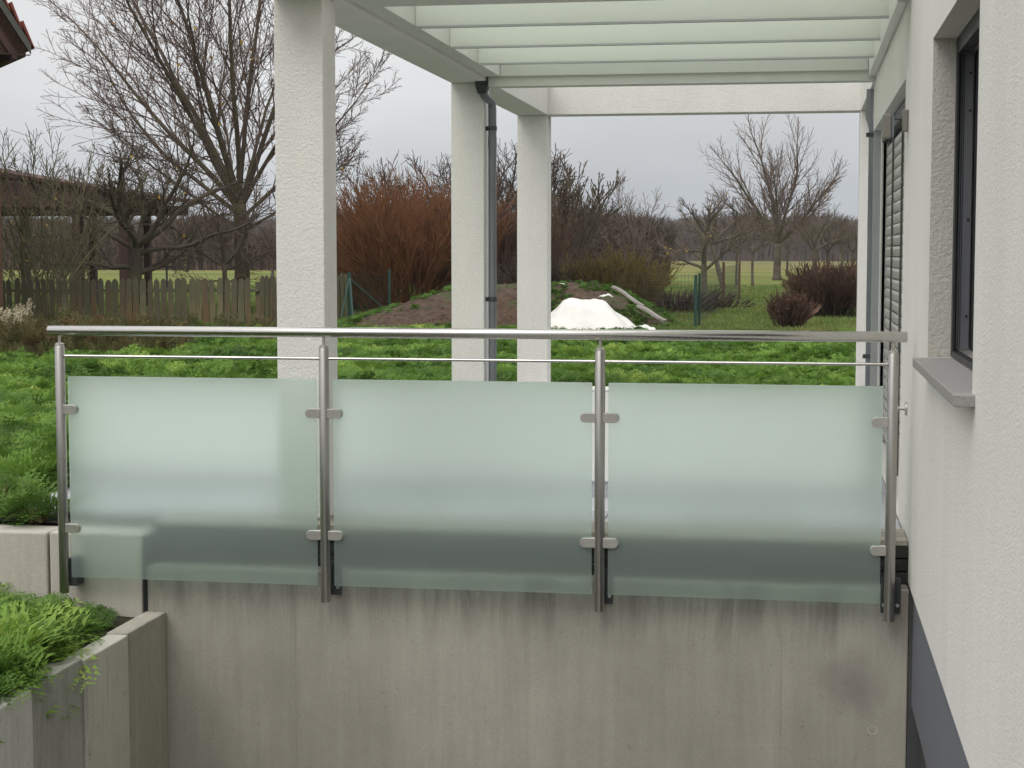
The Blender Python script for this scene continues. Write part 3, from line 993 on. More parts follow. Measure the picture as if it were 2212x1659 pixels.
tag(b.obj('seed_head_plant', simple('cream_seed_heads', (.42, .37, .25), .9, 0, .3, 9), fast=True), 'pale cream seed heads of a dry plant near the left end of the handrail', 'plant')

# lower bed beside the stairs
pts = []
n = 0
while n < 1250:
    x = rnd.uniform(-5.2, -2.80); y = rnd.uniform(4.2, 6.95)
    ex = -2.80 - x
    if y > 6.6 and rnd.random() < .4: continue
    if ex < .16 and y > 6.35: continue
    if ex < .10 and rnd.random() < .4: continue
    zz = -.40 + .10 * min(1, max(0, (-3.1 - x) / .8))
    if n > 1000: zz += .02
    k = .62 if y > 6.45 else 1.15
    n += 1
    pts.append((x, y, zz, rnd.uniform(.75, 1.35) * k * (1 + .4 * N(x, y, 2.2, 2)), tint(x, y, 2.5, 7), rnd.randrange(4), .32))
for i in range(60):
    y = rnd.uniform(6.35, 6.93); x = -2.86 - rnd.random() * .9
    pts.append((x, y, -.41, rnd.uniform(.35, .7), tint(x, y, 2.5) * .5, rnd.randrange(4), .35))
for i in range(15):                        # sprays that lean over the panel tops
    y = rnd.uniform(4.6, 5.75)
    pts.append((-2.80 + rnd.uniform(-.03, .03), y, -.34, rnd.uniform(.6, .95), tint(0, y, 2.5), rnd.randrange(4), .55))
scatter('lower_bed_plants', pts, near_src, 'green feathery weeds spilling over the stairwell panels at lower left', 'ground cover')

# ------------------------------------------------------------------ mound with tarpaulin and planks
def mound_h(x, y):
    px_ = [-8.6, -7.75, -6.8, -5.8, -4.64, -3.78, -3.0, -2.45, -1.95, -1.5]
    ph = [-.05, .02, .30, .64, .73, .735, .62, .34, .05, -.05]
    h = float(np.interp(x, px_, ph))
    u = (y - 28.5)
    wy = 1.75 + .25 * math.sin(x * 1.7)
    f = max(0, 1 - (u / wy) ** 2) ** .8
    return h * f + (.06 * N(x, y, 1.6) + .04 * N(x, y, 4.1) + .02 * N(x, y, 9)) * min(1, f * 3) * (1 if h > 0 else .2)
b = MB()
nx, ny = 130, 60
for j in range(ny + 1):
    for i in range(nx + 1):
        x = -8.6 + 7.2 * i / nx; y = 26.5 + 4.0 * j / ny
        b.v.append((x, y, mound_h(x, y) - .02))
for j in range(ny):
    for i in range(nx):
        a = j * (nx + 1) + i
        b.f.append((a, a + 1, a + nx + 2, a + nx + 1))
md_ = b.obj('earth_mound', M['mound'], fast=True, smooth=True)
tag(md_, 'long brown mound of dug earth partly overgrown with green weeds', 'mound')
pts = []
while len(pts) < 1500:
    x = rnd.uniform(-8.4, -1.5); y = rnd.uniform(26.6, 29.6)
    g = N(x, y, .8, 5) + .4 * N(x, y, 2.4, 5)
    right = x > -4.2
    thr = .1 if not right else -.15
    if x < -6.9: thr = -.25
    if g < thr: continue
    h = mound_h(x, y)
    pts.append((x, y, h - .04, rnd.uniform(.3, .75), tint(x, y, 1) * .6, rnd.randrange(3), .3))
scatter('mound_weeds', pts, mid_src, 'low green weeds scattered over the earth mound', 'weeds')
# clods and stones
b = MB()
for i in range(300):
    x = rnd.uniform(-7.9, -1.9); y = rnd.uniform(26.7, 28.6)
    s_ = rnd.uniform(.008, .028); c = Vector((x, y, mound_h(x, y)))
    vs = [c + Vector((rnd.uniform(.6, 1) * s_ * a_, rnd.uniform(.6, 1) * s_ * b_, rnd.uniform(.5, .9) * s_ * c_)) for a_, b_, c_ in ((1, 0, 0), (-1, 0, 0), (0, 1, 0), (0, -1, 0), (0, 0, 1), (0, 0, -1))]
    b.add(vs, [(0, 2, 4), (2, 1, 4), (1, 3, 4), (3, 0, 4), (2, 0, 5), (1, 2, 5), (3, 1, 5), (0, 3, 5)])
tag(b.obj('clods', simple('clod_earth', (.10, .065, .045), .95), fast=True), 'small clods and stones lying on the earth mound', 'clods', kind='stuff')

# tarpaulin
b = MB()
nx, ny = 90, 60
def tarp_h(x, y):
    top = float(np.interp(x, [-4.16, -4.1, -4.0, -3.83, -3.6, -3.24, -2.91, -2.62, -2.46, -2.35], [.02, .16, .22, .27, .435, .51, .42, .22, .06, .01]))
    u = (y - 26.35)
    f = max(0, 1 - (abs(u) / .95) ** 2.2)
    h = top * f
    fold = .028 * math.sin(x * 11 + 2 * y + 3 * N(x, y, 1.5)) * f + .05 * N(x, y, 2.6, 3) * f + .018 * N(x, y, 7, 4)
    return h + fold * min(1, h * 6 + .15)
for j in range(ny + 1):
    for i in range(nx + 1):
        x = -4.18 + 1.88 * i / nx + .05 * math.sin(j * .5); y = 25.4 + 1.95 * j / ny + .05 * math.sin(i * .4)
        b.v.append((x, y, tarp_h(x, y) + .005))
for j in range(ny):
    for i in range(nx):
        a = j * (nx + 1) + i
        b.f.append((a, a + 1, a + nx + 2, a + nx + 1))
tag(b.obj('tarpaulin', M['tarp'], fast=True, smooth=True), 'bulging white tarpaulin spread over a heap in front of the mound', 'tarpaulin')

def plank(a, b_, w, th, label):
    a, b_ = Vector(a), Vector(b_)
    d = (b_ - a); L_ = d.length
    bb = MB()
    for i in range(7):
        t_ = i / 6
        wob_ = .02 * math.sin(t_ * 7)
        for (sx, sz) in ((-1, 0), (1, 0), (1, 1), (-1, 1)):
            bb.v.append((t_ * L_, sx * w / 2 * (1 + .1 * math.sin(t_ * 11)) + wob_, sz * th + .01 * math.sin(t_ * 5)))
    for i in range(6):
        for k in range(4):
            bb.f.append((i * 4 + k, i * 4 + (k + 1) % 4, i * 4 + 4 + (k + 1) % 4, i * 4 + 4 + k))
    bb.f += [(0, 1, 2, 3), (24, 25, 26, 27)]
    o = bb.obj('plank', M['greywood'], bevel=.004)
    o.rotation_euler = d.to_track_quat('X', 'Z').to_euler()
    o.location = a
    tag(o, label, 'plank')
plank((-2.93, 27.3, .66), (-2.42, 27.05, .37), .085, .035, 'upper grey weathered plank leaning on the right slope of the mound')
plank((-2.50, 27.0, .36), (-2.05, 26.8, .14), .11, .04, 'lower grey weathered plank at the foot of the mound')
def rag(name, c, s, label, mat):
    b = MB(); r = random.Random(int(c[0] * 100))
    nn = 9
    for j in range(nn):
        for i in range(nn):
            x = (i / (nn - 1) - .5) * s; y = (j / (nn - 1) - .5) * s
            b.v.append((c[0] + x, c[1] + y, c[2] + .35 * s * (.5 + .5 * mnoise.noise(Vector((x * 14, y * 14, c[0])))) * (1 - (2 * abs(x) / s) ** 2 * .6)))
    for j in range(nn - 1):
        for i in range(nn - 1):
            a = j * nn + i; b.f.append((a, a + 1, a + nn + 1, a + nn))
    tag(b.obj(name, mat, smooth=True), label, 'sheet')
rag('plastic_sheet', (-3.78, 27.6, .70), .10, 'tiny white plastic scrap on top of the mound', M['tarp'])
rag('plastic_sheet', (-3.0, 27.0, .50), .24, 'crumpled cream sheet between the tarpaulin and the plank', M['tarp'])
rag('plastic_sheet', (-2.28, 25.6, .04), .38, 'flat white sheet on the ground right of the tarpaulin', M['tarp'])
# bare sandy patch at right end
b = MB()
for k in range(40):
    a = 2 * math.pi * k / 40
    r_ = 1 + .25 * math.sin(3 * a) + .15 * math.sin(5 * a + 1)
    b.v.append((.15 + .8 * r_ * math.cos(a), 25.2 + .5 * r_ * math.sin(a), .035 + .01 * math.sin(k)))
b.v.append((.15, 25.2, .09))
for k in range(40): b.f.append((k, (k + 1) % 40, 40))
tag(b.obj('sandy_patch', simple('sandy_earth', (.24, .17, .11), .95, 0, .3, 9, bump=.02), smooth=True), kind='structure')

# thin air between the garden and the far wood
haze = box(-2900, 2900, -2500, 2560, -3.8, 14.0).obj('haze', None)
hz = bpy.data.materials.new('thin_air'); hz.use_nodes = True
hz.node_tree.nodes.clear()
ho = hz.node_tree.nodes.new('ShaderNodeOutputMaterial'); hv = hz.node_tree.nodes.new('ShaderNodeVolumePrincipled')
hv.inputs['Color'].default_value = (.86, .90, .96, 1); hv.inputs['Density'].default_value = .0004; hv.inputs['Anisotropy'].default_value = .2
hz.node_tree.links.new(hv.outputs[0], ho.inputs['Volume'])
haze.data.materials.append(hz)
tag(haze, kind='stuff')

# ------------------------------------------------------------------ picket fence
pf = thing('picket_fence', 'old weathered wooden picket fence with pointed slats left of the columns', 'picket fence', loc=(-11, 26.5, 0))
FL = Vector((-11, 26.5, 0))
variants = []
for v in range(3):
    w = (.090, .097, .084)[v] / 2
    prof = [(-w, 0), (w, 0), (w, .745), (w * .55, .785), (0, .80), (-w * .55, .785), (-w, .745)] if v != 2 else [(-w, 0), (w, 0), (w, .74), (0, .80), (-w, .74)]
    b = MB().prism_xz(prof, -.011, .011)
    variants.append(b.mesh('picket', M['picket']))
def fence_run(x0, y0, x1, y1, pitch, hv, ang_extra=0):
    d = Vector((x1 - x0, y1 - y0, 0)); L_ = d.length; d.normalize()
    nn = int(L_ / pitch); a = math.atan2(d.y, d.x)
    for i in range(nn):
        p = Vector((x0, y0, 0)) + d * (i + .5) * pitch
        o = link('picket', variants[rnd.randrange(3)], pf)
        o.location = p - FL + Vector((0, 0, .0 + rnd.uniform(-.012, .012)))
        o.rotation_euler = (rnd.uniform(-.02, .02), rnd.uniform(-.025, .025), a + rnd.uniform(-.05, .05))
        o.scale = (rnd.uniform(.9, 1.1), 1, hv * rnd.uniform(.985, 1.015))
    for z in (.16, .60):
        q0 = Vector((x0, y0, z)); q1 = Vector((x1, y1, z)); nrm = Vector((-d.y, d.x, 0)) * .035
        o = MB().tube([q0 + nrm, q1 + nrm], .03, 4).obj('rail', M['picket'], pf); o.location = -FL
    for i in range(int(L_ / 2.1) + 1):
        q = Vector((x0, y0, 0)) + d * min(L_, i * 2.1 + .1) + Vector((-d.y, d.x, 0)) * .09
        o = box(-.04, .04, -.04, .04, -.1, .74).obj('fence_post', M['picket'], pf); o.location = q - FL
fence_run(-17.0, 25.2, -8.72, 27.0, .113, 1.0)
fence_run(-8.70, 27.0, -7.75, 29.4, .115, 1.06)

# yellowish post right of first column
tag(box(-7.86, -7.76, 28.2, 28.3, 0, .82).obj('wooden_post', M['greywood'], bevel=.01), 'short pale wooden post at the end of the picket fence beside the first column', 'post')

# green metal gate frame
gt = thing('garden_gate', 'dark green wire mesh fence corner with diagonal braces left of the mound', 'fence', loc=(-7.3, 28.6, 0))
GL = Vector((-7.3, 28.6, 0))
def gp(b, name, mat='green_metal', **k):
    o = b.obj(name, M[mat], gt, **k); o.location = -GL
    return o
gp(MB().cyl((-7.58, 28.5, -.1), (-7.58, 28.5, .88), .03, 10), 'post')
gp(MB().cyl((-6.97, 28.9, -.1), (-6.97, 28.9, .93), .022, 10), 'post')
gp(MB().cyl((-7.58, 28.5, .78), (-6.99, 28.88, .18), .014, 8), 'brace')
gp(MB().cyl((-7.57, 28.5, .80), (-7.38, 28.0, .0), .02, 8), 'brace')
gp(MB().cyl((-7.57, 28.5, .80), (-7.62, 28.0, .0), .016, 8), 'brace')
b = MB()
for i in range(11):
    z = .08 + i * .075
    b.tube([Vector((-7.58, 28.5, z)), Vector((-6.97, 28.9, z))], .003, 3, caps=False)
for i in range(13):
    f_ = i / 12
    b.tube([Vector((-7.58 + .61 * f_, 28.5 + .4 * f_, .05)), Vector((-7.58 + .61 * f_, 28.5 + .4 * f_, .86))], .003, 3, caps=False)
o = gp(b, 'mesh'); o['kind'] = 'stuff'

# wire mesh fence in the meadow
wf = thing('wire_fence', 'thin wire mesh fence with a dark green post behind the mound', 'wire fence', loc=(-1.59, 27.3, 0))
WFL = Vector((-1.59, 27.3, 0))
def wfp(b, name, mat='green_metal', **k):
    o = b.obj(name, M[mat], wf, **k); o.location = -WFL
    return o
wfp(box(-1.625, -1.575, 27.25, 27.30, -.1, .865), 'post', bevel=.005)
wfp(MB().cyl((-1.545, 27.36, -.1), (-1.545, 27.36, .89), .018, 10), 'post')
wfp(MB().cyl((-1.58, 37.0, -.1), (-1.58, 37.0, 1.02), .028, 8), 'post', 'rusty')
wfp(MB().cyl((-1.56, 46.5, -.1), (-1.56, 46.5, 1.0), .028, 8), 'post', 'rusty')
b = MB()
for i in range(9):
    z = .05 + i * .1
    b.tube([Vector((-1.6, 27.3, z)), Vector((-1.58, 37, z + .08)), Vector((-1.56, 46.5, z))], .0025, 3, caps=False)
    b.tube([Vector((-3.6, 31.2, z)), Vector((-1.6, 27.3, z))], .0025, 3, caps=False)
for i in range(70):
    f_ = i / 70
    b.tube([Vector((-1.6 + .04 * f_, 27.3 + 19.2 * f_, .02)), Vector((-1.6 + .04 * f_, 27.3 + 19.2 * f_, .92))], .0025, 3, caps=False)
    if i < 30:
        g_ = i / 30
        b.tube([Vector((-1.6 - 2 * g_, 27.3 + 3.9 * g_, .02)), Vector((-1.6 - 2 * g_, 27.3 + 3.9 * g_, .88))], .0025, 3, caps=False)
o = wfp(b, 'mesh', 'zinc_dark'); o['kind'] = 'stuff'
tag(MB().cyl((-19.8, 52, -.1), (-19.8, 52, 1.02), .035, 8).obj('wire_post', M['black']), 'thin dark post standing in the meadow behind the picket fence', 'post')

# ------------------------------------------------------------------ trees
def grow(out, tips, p, d, L_, r, lvl, P, rg):
    """one branch: tube plus children; P is a list of per-level dicts"""
    q = P[lvl]
    n_ = q['seg']
    pts_, rad_ = [p.copy()], [r]
    d = d.normalized()
    dirs = [d.copy()]
    for i in range(n_):
        d = d + Vector((rg.gauss(0, 1), rg.gauss(0, 1), rg.gauss(0, 1))) * q['wob'] + Vector((0, 0, q['up']))
        d.normalize()
        p = p + d * (L_ / n_)
        pts_.append(p.copy()); dirs.append(d.copy())
        f = (i + 1) / n_
        rad_.append(max(q.get('rmin', .003), r * (1 - f * (1 - q['taper']))))
    out[min(lvl, 1) if q.get('bucket') is None else q['bucket']].tube(pts_, rad_, q['sides'], caps=False)
    if lvl + 1 >= len(P):
        tips.append(pts_[-1]); return
    nc = q['kids']
    nc = int(nc + rg.random()) if isinstance(nc, float) else nc
    a0 = rg.uniform(0, 6.283)
    for k in range(nc):
        f = q['start'] + (1 - q['start']) * ((k + rg.uniform(.1, .9)) / nc)
        i = min(n_ - 1, int(f * n_)); u = f * n_ - i
        bp = pts_[i].lerp(pts_[i + 1], u)
        bd = dirs[min(i + 1, n_)]
        az = a0 + k * 2.4 + rg.uniform(-.5, .5)
        s1 = bd.orthogonal().normalized(); s2 = bd.cross(s1)
        an = rg.uniform(*q['ang'])
        cd = bd * math.cos(an) + (s1 * math.cos(az) + s2 * math.sin(az)) * math.sin(an)
        cl = L_ * rg.uniform(*q['len']) * (1 - q.get('shrink', .45) * f)
        cr = (rad_[i] * (1 - u) + rad_[i + 1] * u) * q['rr']
        grow(out, tips, bp, cd, cl, max(cr, P[lvl + 1].get('rmin', .003)), lvl + 1, P, rg)
    if q.get('cont', True):
        grow(out, tips, pts_[-1], d, L_ * q['len'][0] * .7, rad_[-1], lvl + 1, P, rg)

def leaves_at(pts_, n_, size, rg, spread=.1):
    b = MB()
    for i in range(n_):
        c = rg.choice(pts_) + Vector((rg.gauss(0, spread), rg.gauss(0, spread), rg.gauss(0, spread)))
        u = Vector((rg.gauss(0, 1), rg.gauss(0, 1), rg.gauss(0, 1))).normalized(); v = u.orthogonal().normalized()
        s_ = size * rg.uniform(.6, 1.3)
        b.add([c - u * s_, c - v * s_ * .6, c + u * s_, c + v * s_ * .6], [(0, 1, 2, 3)])
    return b

def tree(name, label, cat, base, trunk, limbs, P, seed, mats, leaf=None, group=None, lean=(0, 0)):
    """trunk: (height, r0, r1); limbs: list of (f along the trunk, azimuth, angle from vertical, length, radius)"""
    rg = random.Random(seed)
    t_ = thing(name, label, cat, group, loc=base)
    out_ = [MB(), MB()]
    tips = []
    H_, r0, r1 = trunk
    pts_, rad_ = [], []
    ns = 9
    for i in range(ns):
        f = i / (ns - 1)
        pts_.append(Vector((lean[0] * f + .03 * H_ * .2 * math.sin(f * 5 + seed), lean[1] * f + .02 * math.sin(f * 4), -.05 + H_ * f)))
        rad_.append((r0 + (r1 - r0) * f) * (1 + .35 * max(0, 1 - f * 7)))
    tb = MB().tube(pts_, rad_, 12, caps=True)
    tb.obj('trunk', mats[0], t_, smooth=True, fast=True)
    for (f, az, an, L_, r) in limbs:
        x = f * (ns - 1); i = min(ns - 2, int(x)); p = pts_[i].lerp(pts_[i + 1], x - i)
        d = Vector((math.cos(az) * math.sin(an), math.sin(az) * math.sin(an), math.cos(an)))
        grow(out_, tips, p, d, L_, r, 0, P, rg)
    if out_[0].v: out_[0].obj('branches', mats[0], t_, smooth=True, fast=True)
    c_ = out_[1].obj('crown', mats[1], t_, fast=True)
    if leaf:
        l_ = leaves_at([Vector(v) for v in rg.sample(out_[1].v, min(len(out_[1].v), 400))], leaf[0], leaf[1], rg, .05).obj('leaves', leaf[2], t_, fast=True)
        l_['kind'] = 'stuff'
    return t_

# big tree behind the first column: fan of steep limbs
rg = random.Random(3)
P_big = [dict(seg=12, wob=.045, up=.018, taper=.28, sides=6, kids=13, start=.16, ang=(.35, .75), len=(.30, .52), shrink=.35, rr=.42, bucket=0, rmin=.010),
         dict(seg=7, wob=.07, up=.03, taper=.4, sides=4, kids=9, start=.12, ang=(.35, .8), len=(.28, .5), shrink=.4, rr=.6, bucket=1, rmin=.0075),
         dict(seg=4, wob=.10, up=.03, taper=.5, sides=3, kids=5, start=.2, ang=(.4, .9), len=(.35, .6), shrink=.3, rr=.7, bucket=1, rmin=.006),
         dict(seg=3, wob=.12, up=.03, taper=.6, sides=3, rmin=.0042, bucket=1)]
limbs = []
for (az, an, L_, r, f) in ((3.2, .98, 5.0, .075, .86), (3.0, .78, 5.7, .095, .90), (3.5, .60, 6.0, .09, .93), (2.7, .47, 6.4, .10, .95), (3.9, .33, 6.5, .09, .97),
                           (1.2, .15, 6.8, .08, 1.0), (5.2, .28, 6.3, .09, .98), (.2, .45, 5.6, .09, .95), (6.0, .75, 4.6, .075, .9), (.5, 1.0, 4.0, .06, .82),
                           (4.6, .6, 5.0, .07, .9), (1.6, .6, 5.2, .07, .9), (2.2, .85, 4.6, .06, .8), (3.3, 1.2, 3.4, .045, .74), (6.2, 1.25, 2.8, .04, .7)):
    limbs.append((f, az, an * (.9 if an > .5 else 1), L_ * (.94 if an > .7 else .98), r * .72))
tree('deciduous_tree', 'large bare tree with fanned steep limbs and a few yellow leaves behind the picket fence', 'tree', (-11.0, 33, 0), (2.35, .165, .13), limbs, P_big, 12,
     (M['bark_big'], M['twig_big']), leaf=(75, .05, M['leaf_yellow']))

# gnarled pollarded fruit tree
P_apple = [dict(seg=9, wob=.16, up=.02, taper=.42, sides=6, kids=7, start=.18, ang=(.5, 1.1), len=(.35, .6), shrink=.35, rr=.55, bucket=0, rmin=.014),
           dict(seg=6, wob=.17, up=.05, taper=.4, sides=4, kids=7, start=.1, ang=(.5, 1.1), len=(.4, .75), shrink=.3, rr=.5, bucket=0, rmin=.009),
           dict(seg=4, wob=.10, up=.09, taper=.5, sides=3, kids=3, start=.2, ang=(.3, .9), len=(.4, .7), shrink=.2, rr=.7, bucket=1, rmin=.0065),
           dict(seg=3, wob=.1, up=.06, taper=.6, sides=3, rmin=.005, bucket=1)]
limbs = [(.66, 3.2, 1.42, 1.9, .055), (.60, .1, 1.25, 1.3, .06), (.98, 2.6, .85, 1.9, .075), (1.0, 3.9, .3, 1.8, .075), (.97, .6, .75, 2.2, .07), (.93, 5.8, 1.05, 2.4, .06),
         (.9, 3.3, 1.15, 2.4, .055), (.95, 1.5, .7, 1.6, .06), (.92, 4.7, .9, 1.7, .06), (.85, 6.2, 1.35, 2.5, .05)]
tree('fruit_tree', 'gnarled pruned fruit tree with thick knobbly limbs beside the red brown shelter', 'tree', (-12.55, 31, 0), (1.45, .155, .105), limbs, P_apple, 5,
     (M['bark_apple'], M['twig_apple']), leaf=(22, .035, M['leaf_yellow']), lean=(.18, 0))
P_small = [dict(seg=8, wob=.16, up=.0, taper=.4, sides=5, kids=8, start=.2, ang=(.5, 1.0), len=(.4, .65), shrink=.3, rr=.5, bucket=0, rmin=.009),
           dict(seg=5, wob=.14, up=.04, taper=.5, sides=3, kids=7, start=.1, ang=(.5, 1.1), len=(.4, .7), shrink=.3, rr=.6, bucket=1, rmin=.0065),
           dict(seg=3, wob=.12, up=.03, taper=.6, sides=3, rmin=.005, bucket=1)]
limbs = [(1.0, 3.1, .95, 1.6, .045), (.95, 3.5, 1.2, 1.9, .035), (1.0, .1, .9, 1.4, .045), (.9, .3, 1.3, 1.3, .03), (1.0, 1.6, .6, 1.1, .03), (1.0, 4.7, .5, 1.1, .035), (.7, 3.3, 1.4, .9, .022), (.66, 6.2, 1.4, .9, .02)]
tree('fruit_tree', 'small spreading fruit tree with a slim trunk left of the large bare tree', 'tree', (-11.0, 32, 0), (1.05, .055, .045), limbs, P_small, 8, (M['bark_apple'], M['twig_big']))

P_bush0 = [dict(seg=8, wob=.06, up=.012, taper=.35, sides=3, kids=8, start=.2, ang=(.2, .7), len=(.3, .6), shrink=.3, rr=.7, bucket=0, rmin=.0075, cont=False),
           dict(seg=4, wob=.09, up=.02, taper=.5, sides=3, kids=4, start=.2, ang=(.2, .7), len=(.35, .6), shrink=.3, rr=.8, bucket=1, rmin=.0065),
           dict(seg=3, wob=.08, up=.02, taper=.6, sides=3, rmin=.006, bucket=1)]
# left multi stemmed shrub-tree
def multistem(name, label, cat, base, nstem, H_, spread, P, seed, mats, r=.02, leaf=None, az_rng=(0, 6.283), an=(.05, .5), rad=.3):
    rg = random.Random(seed)
    t_ = thing(name, label, cat, loc=base)
    out_ = [MB(), MB()]; tips = []
    for i in range(nstem):
        az = rg.uniform(*az_rng); a_ = rg.uniform(*an)
        rr = rg.uniform(0, rad)
        p = Vector((rr * math.cos(az) , rr * math.sin(az) * .8, -.03))
        d = Vector((math.cos(az) * math.sin(a_) * spread, math.sin(az) * math.sin(a_) * spread, math.cos(a_)))
        hh = H_ * rg.uniform(.6, 1.0) / max(.5, d.normalized().z)* (1 - .25 * (a_ - an[0]) / max(.01, an[1] - an[0]))
        grow(out_, tips, p, d, hh, r * rg.uniform(.6, 1.2), 0, P, rg)
    if out_[0].v: out_[0].obj('stems', mats[0], t_, fast=True)
    if out_[1].v: out_[1].obj('crown', mats[1], t_, fast=True)
    if leaf:
        l_ = leaves_at([Vector(v) for v in rg.sample(out_[1].v, min(len(out_[1].v), 600))], leaf[0], leaf[1], rg, .04).obj('leaves', leaf[2], t_, fast=True)
        l_['kind'] = 'stuff'
    return t_
P_ms = [dict(seg=10, wob=.07, up=.02, taper=.3, sides=4, kids=12, start=.15, ang=(.3, .8), len=(.28, .5), shrink=.4, rr=.55, bucket=0, rmin=.010),
        dict(seg=6, wob=.09, up=.03, taper=.5, sides=3, kids=8, start=.1, ang=(.35, .9), len=(.3, .55), shrink=.3, rr=.6, bucket=1, rmin=.0068),
        dict(seg=4, wob=.12, up=.02, taper=.6, sides=3, rmin=.0054, bucket=1)]
multistem('shrub_tree', 'tall loose many-stemmed greenish shrub at the left edge behind the fence', 'shrub', (-13.35, 29, 0), 9, 3.5, 1.0, P_ms, 21, (M['twig_green'], M['twig_green']), r=.026, leaf=(25, .03, M['leaf_yellow']), an=(.03, .55))
multistem('shrub_tree', 'bare twiggy tree rising above the red brown shelter roof', 'shrub', (-17.7, 40, 0), 8, 4.3, 1.1, P_ms, 23, (M['twig_big'], M['twig_big']), r=.03, an=(.05, .6), leaf=(20, .04, M['leaf_yellow']))

multistem('shrub_tree', 'low dense twiggy shrub at the left edge under the red brown shelter', 'shrub', (-15.6, 32.5, 0), 12, 1.9, 1.2, P_bush0, 25, (M['twig_green'], M['twig_green']), r=.012, an=(.05, .8), rad=1.1)
# russet willow-like bush
P_bush = [dict(seg=8, wob=.035, up=.012, taper=.35, sides=3, kids=6, start=.3, ang=(.12, .45), len=(.3, .6), shrink=.3, rr=.7, bucket=0, rmin=.0055, cont=False),
          dict(seg=4, wob=.07, up=.02, taper=.5, sides=3, kids=3, start=.2, ang=(.2, .5), len=(.35, .6), shrink=.3, rr=.8, bucket=1, rmin=.0056),
          dict(seg=3, wob=.08, up=.02, taper=.6, sides=3, rmin=.005, bucket=1)]
multistem('willow_bush', 'broad russet brown willow bush behind the mound between the first two columns', 'bush', (-7.75, 33.2, 0), 360, 2.35, 1.1, P_bush, 31, (M['twig_red'], M['twig_red']), r=.0085, an=(.0, .78), rad=.85)
multistem('willow_bush', 'lower russet bush right of the middle column behind the mound', 'bush', (-5.9, 33.6, 0), 200, 2.0, 1.15, P_bush, 32, (M['twig_red'], M['twig_purple']), r=.011, an=(.0, .7), rad=.7)
multistem('dark_bush', 'dark purple brown undergrowth left of the russet bush beside the first column', 'bush', (-9.3, 35.5, 0), 220, 1.9, 1.2, P_bush, 33, (M['twig_purple'], M['twig_dark']), r=.011, an=(0, .75), rad=.8)
# bare dark trees behind it
P_wild = [dict(seg=9, wob=.11, up=.02, taper=.35, sides=5, kids=11, start=.2, ang=(.4, .95), len=(.35, .6), shrink=.35, rr=.55, bucket=0, rmin=.012),
          dict(seg=6, wob=.13, up=.03, taper=.45, sides=3, kids=9, start=.1, ang=(.4, 1.0), len=(.35, .6), shrink=.3, rr=.6, bucket=1, rmin=.009),
          dict(seg=4, wob=.14, up=.03, taper=.6, sides=3, rmin=.0075, bucket=1)]
def radial(nl, a0, a1, L_, r, seed, f0=.6):
    rg = random.Random(seed)
    return [(rg.uniform(f0, 1.0), 6.283 * i / nl + rg.uniform(-.3, .3), rg.uniform(a0, a1), L_ * rg.uniform(.8, 1.1), r * rg.uniform(.7, 1.1)) for i in range(nl)]
tree('wild_tree', 'dark bare twiggy tree directly behind the russet willow bush', 'tree', (-9.0, 41, 0), (1.2, .10, .08), radial(9, .2, 1.1, 2.3, .055, 1), P_wild, 51, (M['twig_dark'], M['twig_dark']))
tree('wild_tree', 'dark bare tree with arching branches left of the middle column', 'tree', (-8.0, 44, 0), (1.4, .11, .09), radial(9, .2, 1.1, 2.5, .06, 2), P_wild, 52, (M['twig_dark'], M['twig_dark']))
tree('wild_tree', 'dark bare tree glimpsed between the middle column downpipe and the third column', 'tree', (-6.6, 42, 0), (1.3, .10, .08), radial(9, .2, 1.1, 2.3, .055, 3), P_wild, 53, (M['twig_dark'], M['twig_dark']))
tree('wild_tree', 'dark bare thicket tree beside the right edge of the first column', 'tree', (-10.4, 43, 0), (1.3, .10, .08), radial(9, .2, 1.1, 2.2, .055, 4), P_wild, 54, (M['twig_dark'], M['twig_purple']))

# upright branched olive tree right of third column
P_fork = [dict(seg=7, wob=.10, up=.05, taper=.5, sides=5, kids=8, start=.25, ang=(.3, .65), len=(.35, .55), shrink=.3, rr=.7, bucket=0, rmin=.014),
          dict(seg=5, wob=.12, up=.08, taper=.6, sides=4, kids=5, start=.3, ang=(.35, .75), len=(.4, .6), shrink=.2, rr=.8, bucket=0, rmin=.012),
          dict(seg=4, wob=.10, up=.08, taper=.8, sides=3, kids=2, start=.5, ang=(.3, .7), len=(.3, .5), rr=.9, rmin=.010, bucket=1),
          dict(seg=2, wob=.10, up=.08, taper=.9, sides=3, rmin=.009, bucket=1)]
tree('forked_tree', 'brown olive tree with many upright forked branches right of the third column', 'tree', (-5.05, 36, 0), (.9, .085, .075), radial(10, .1, .85, 2.0, .036, 7), P_fork, 61,
     (M['bark_apple'], M['twig_apple']), leaf=(60, .02, M['leaf_brown']))
P_fine = P_bush
multistem('olive_bush', 'yellow olive fine-stemmed bush on the right end of the mound', 'bush', (-3.25, 31.2, 0), 170, 1.1, 1.0, P_bush, 34, (M['twig_olive'], M['twig_olive']), r=.008, an=(0, .75), rad=.5)
multistem('brush_thicket', 'dark brown low brush between the third column and the olive bush', 'bush', (-4.5, 31.6, .1), 200, 1.0, 1.3, P_bush, 35, (M['twig_dark'], M['twig_dark']), r=.008, an=(0, .95), rad=.6)
multistem('brush_thicket', 'brown brush behind the olive bush in front of the far hedge', 'bush', (-4.9, 38, 0), 110, 1.15, 1.3, P_bush, 36, (M['twig_dark'], M['far_wood']), r=.009, an=(0, .85), rad=1.0)
multistem('brush_strip', 'low brown brush along the wire fence', 'bush', (-2.55, 34.0, 0), 130, .45, 1.6, P_bush, 37, (M['twig_olive'], M['twig_dark']), r=.006, an=(.1, 1.1), rad=.9)
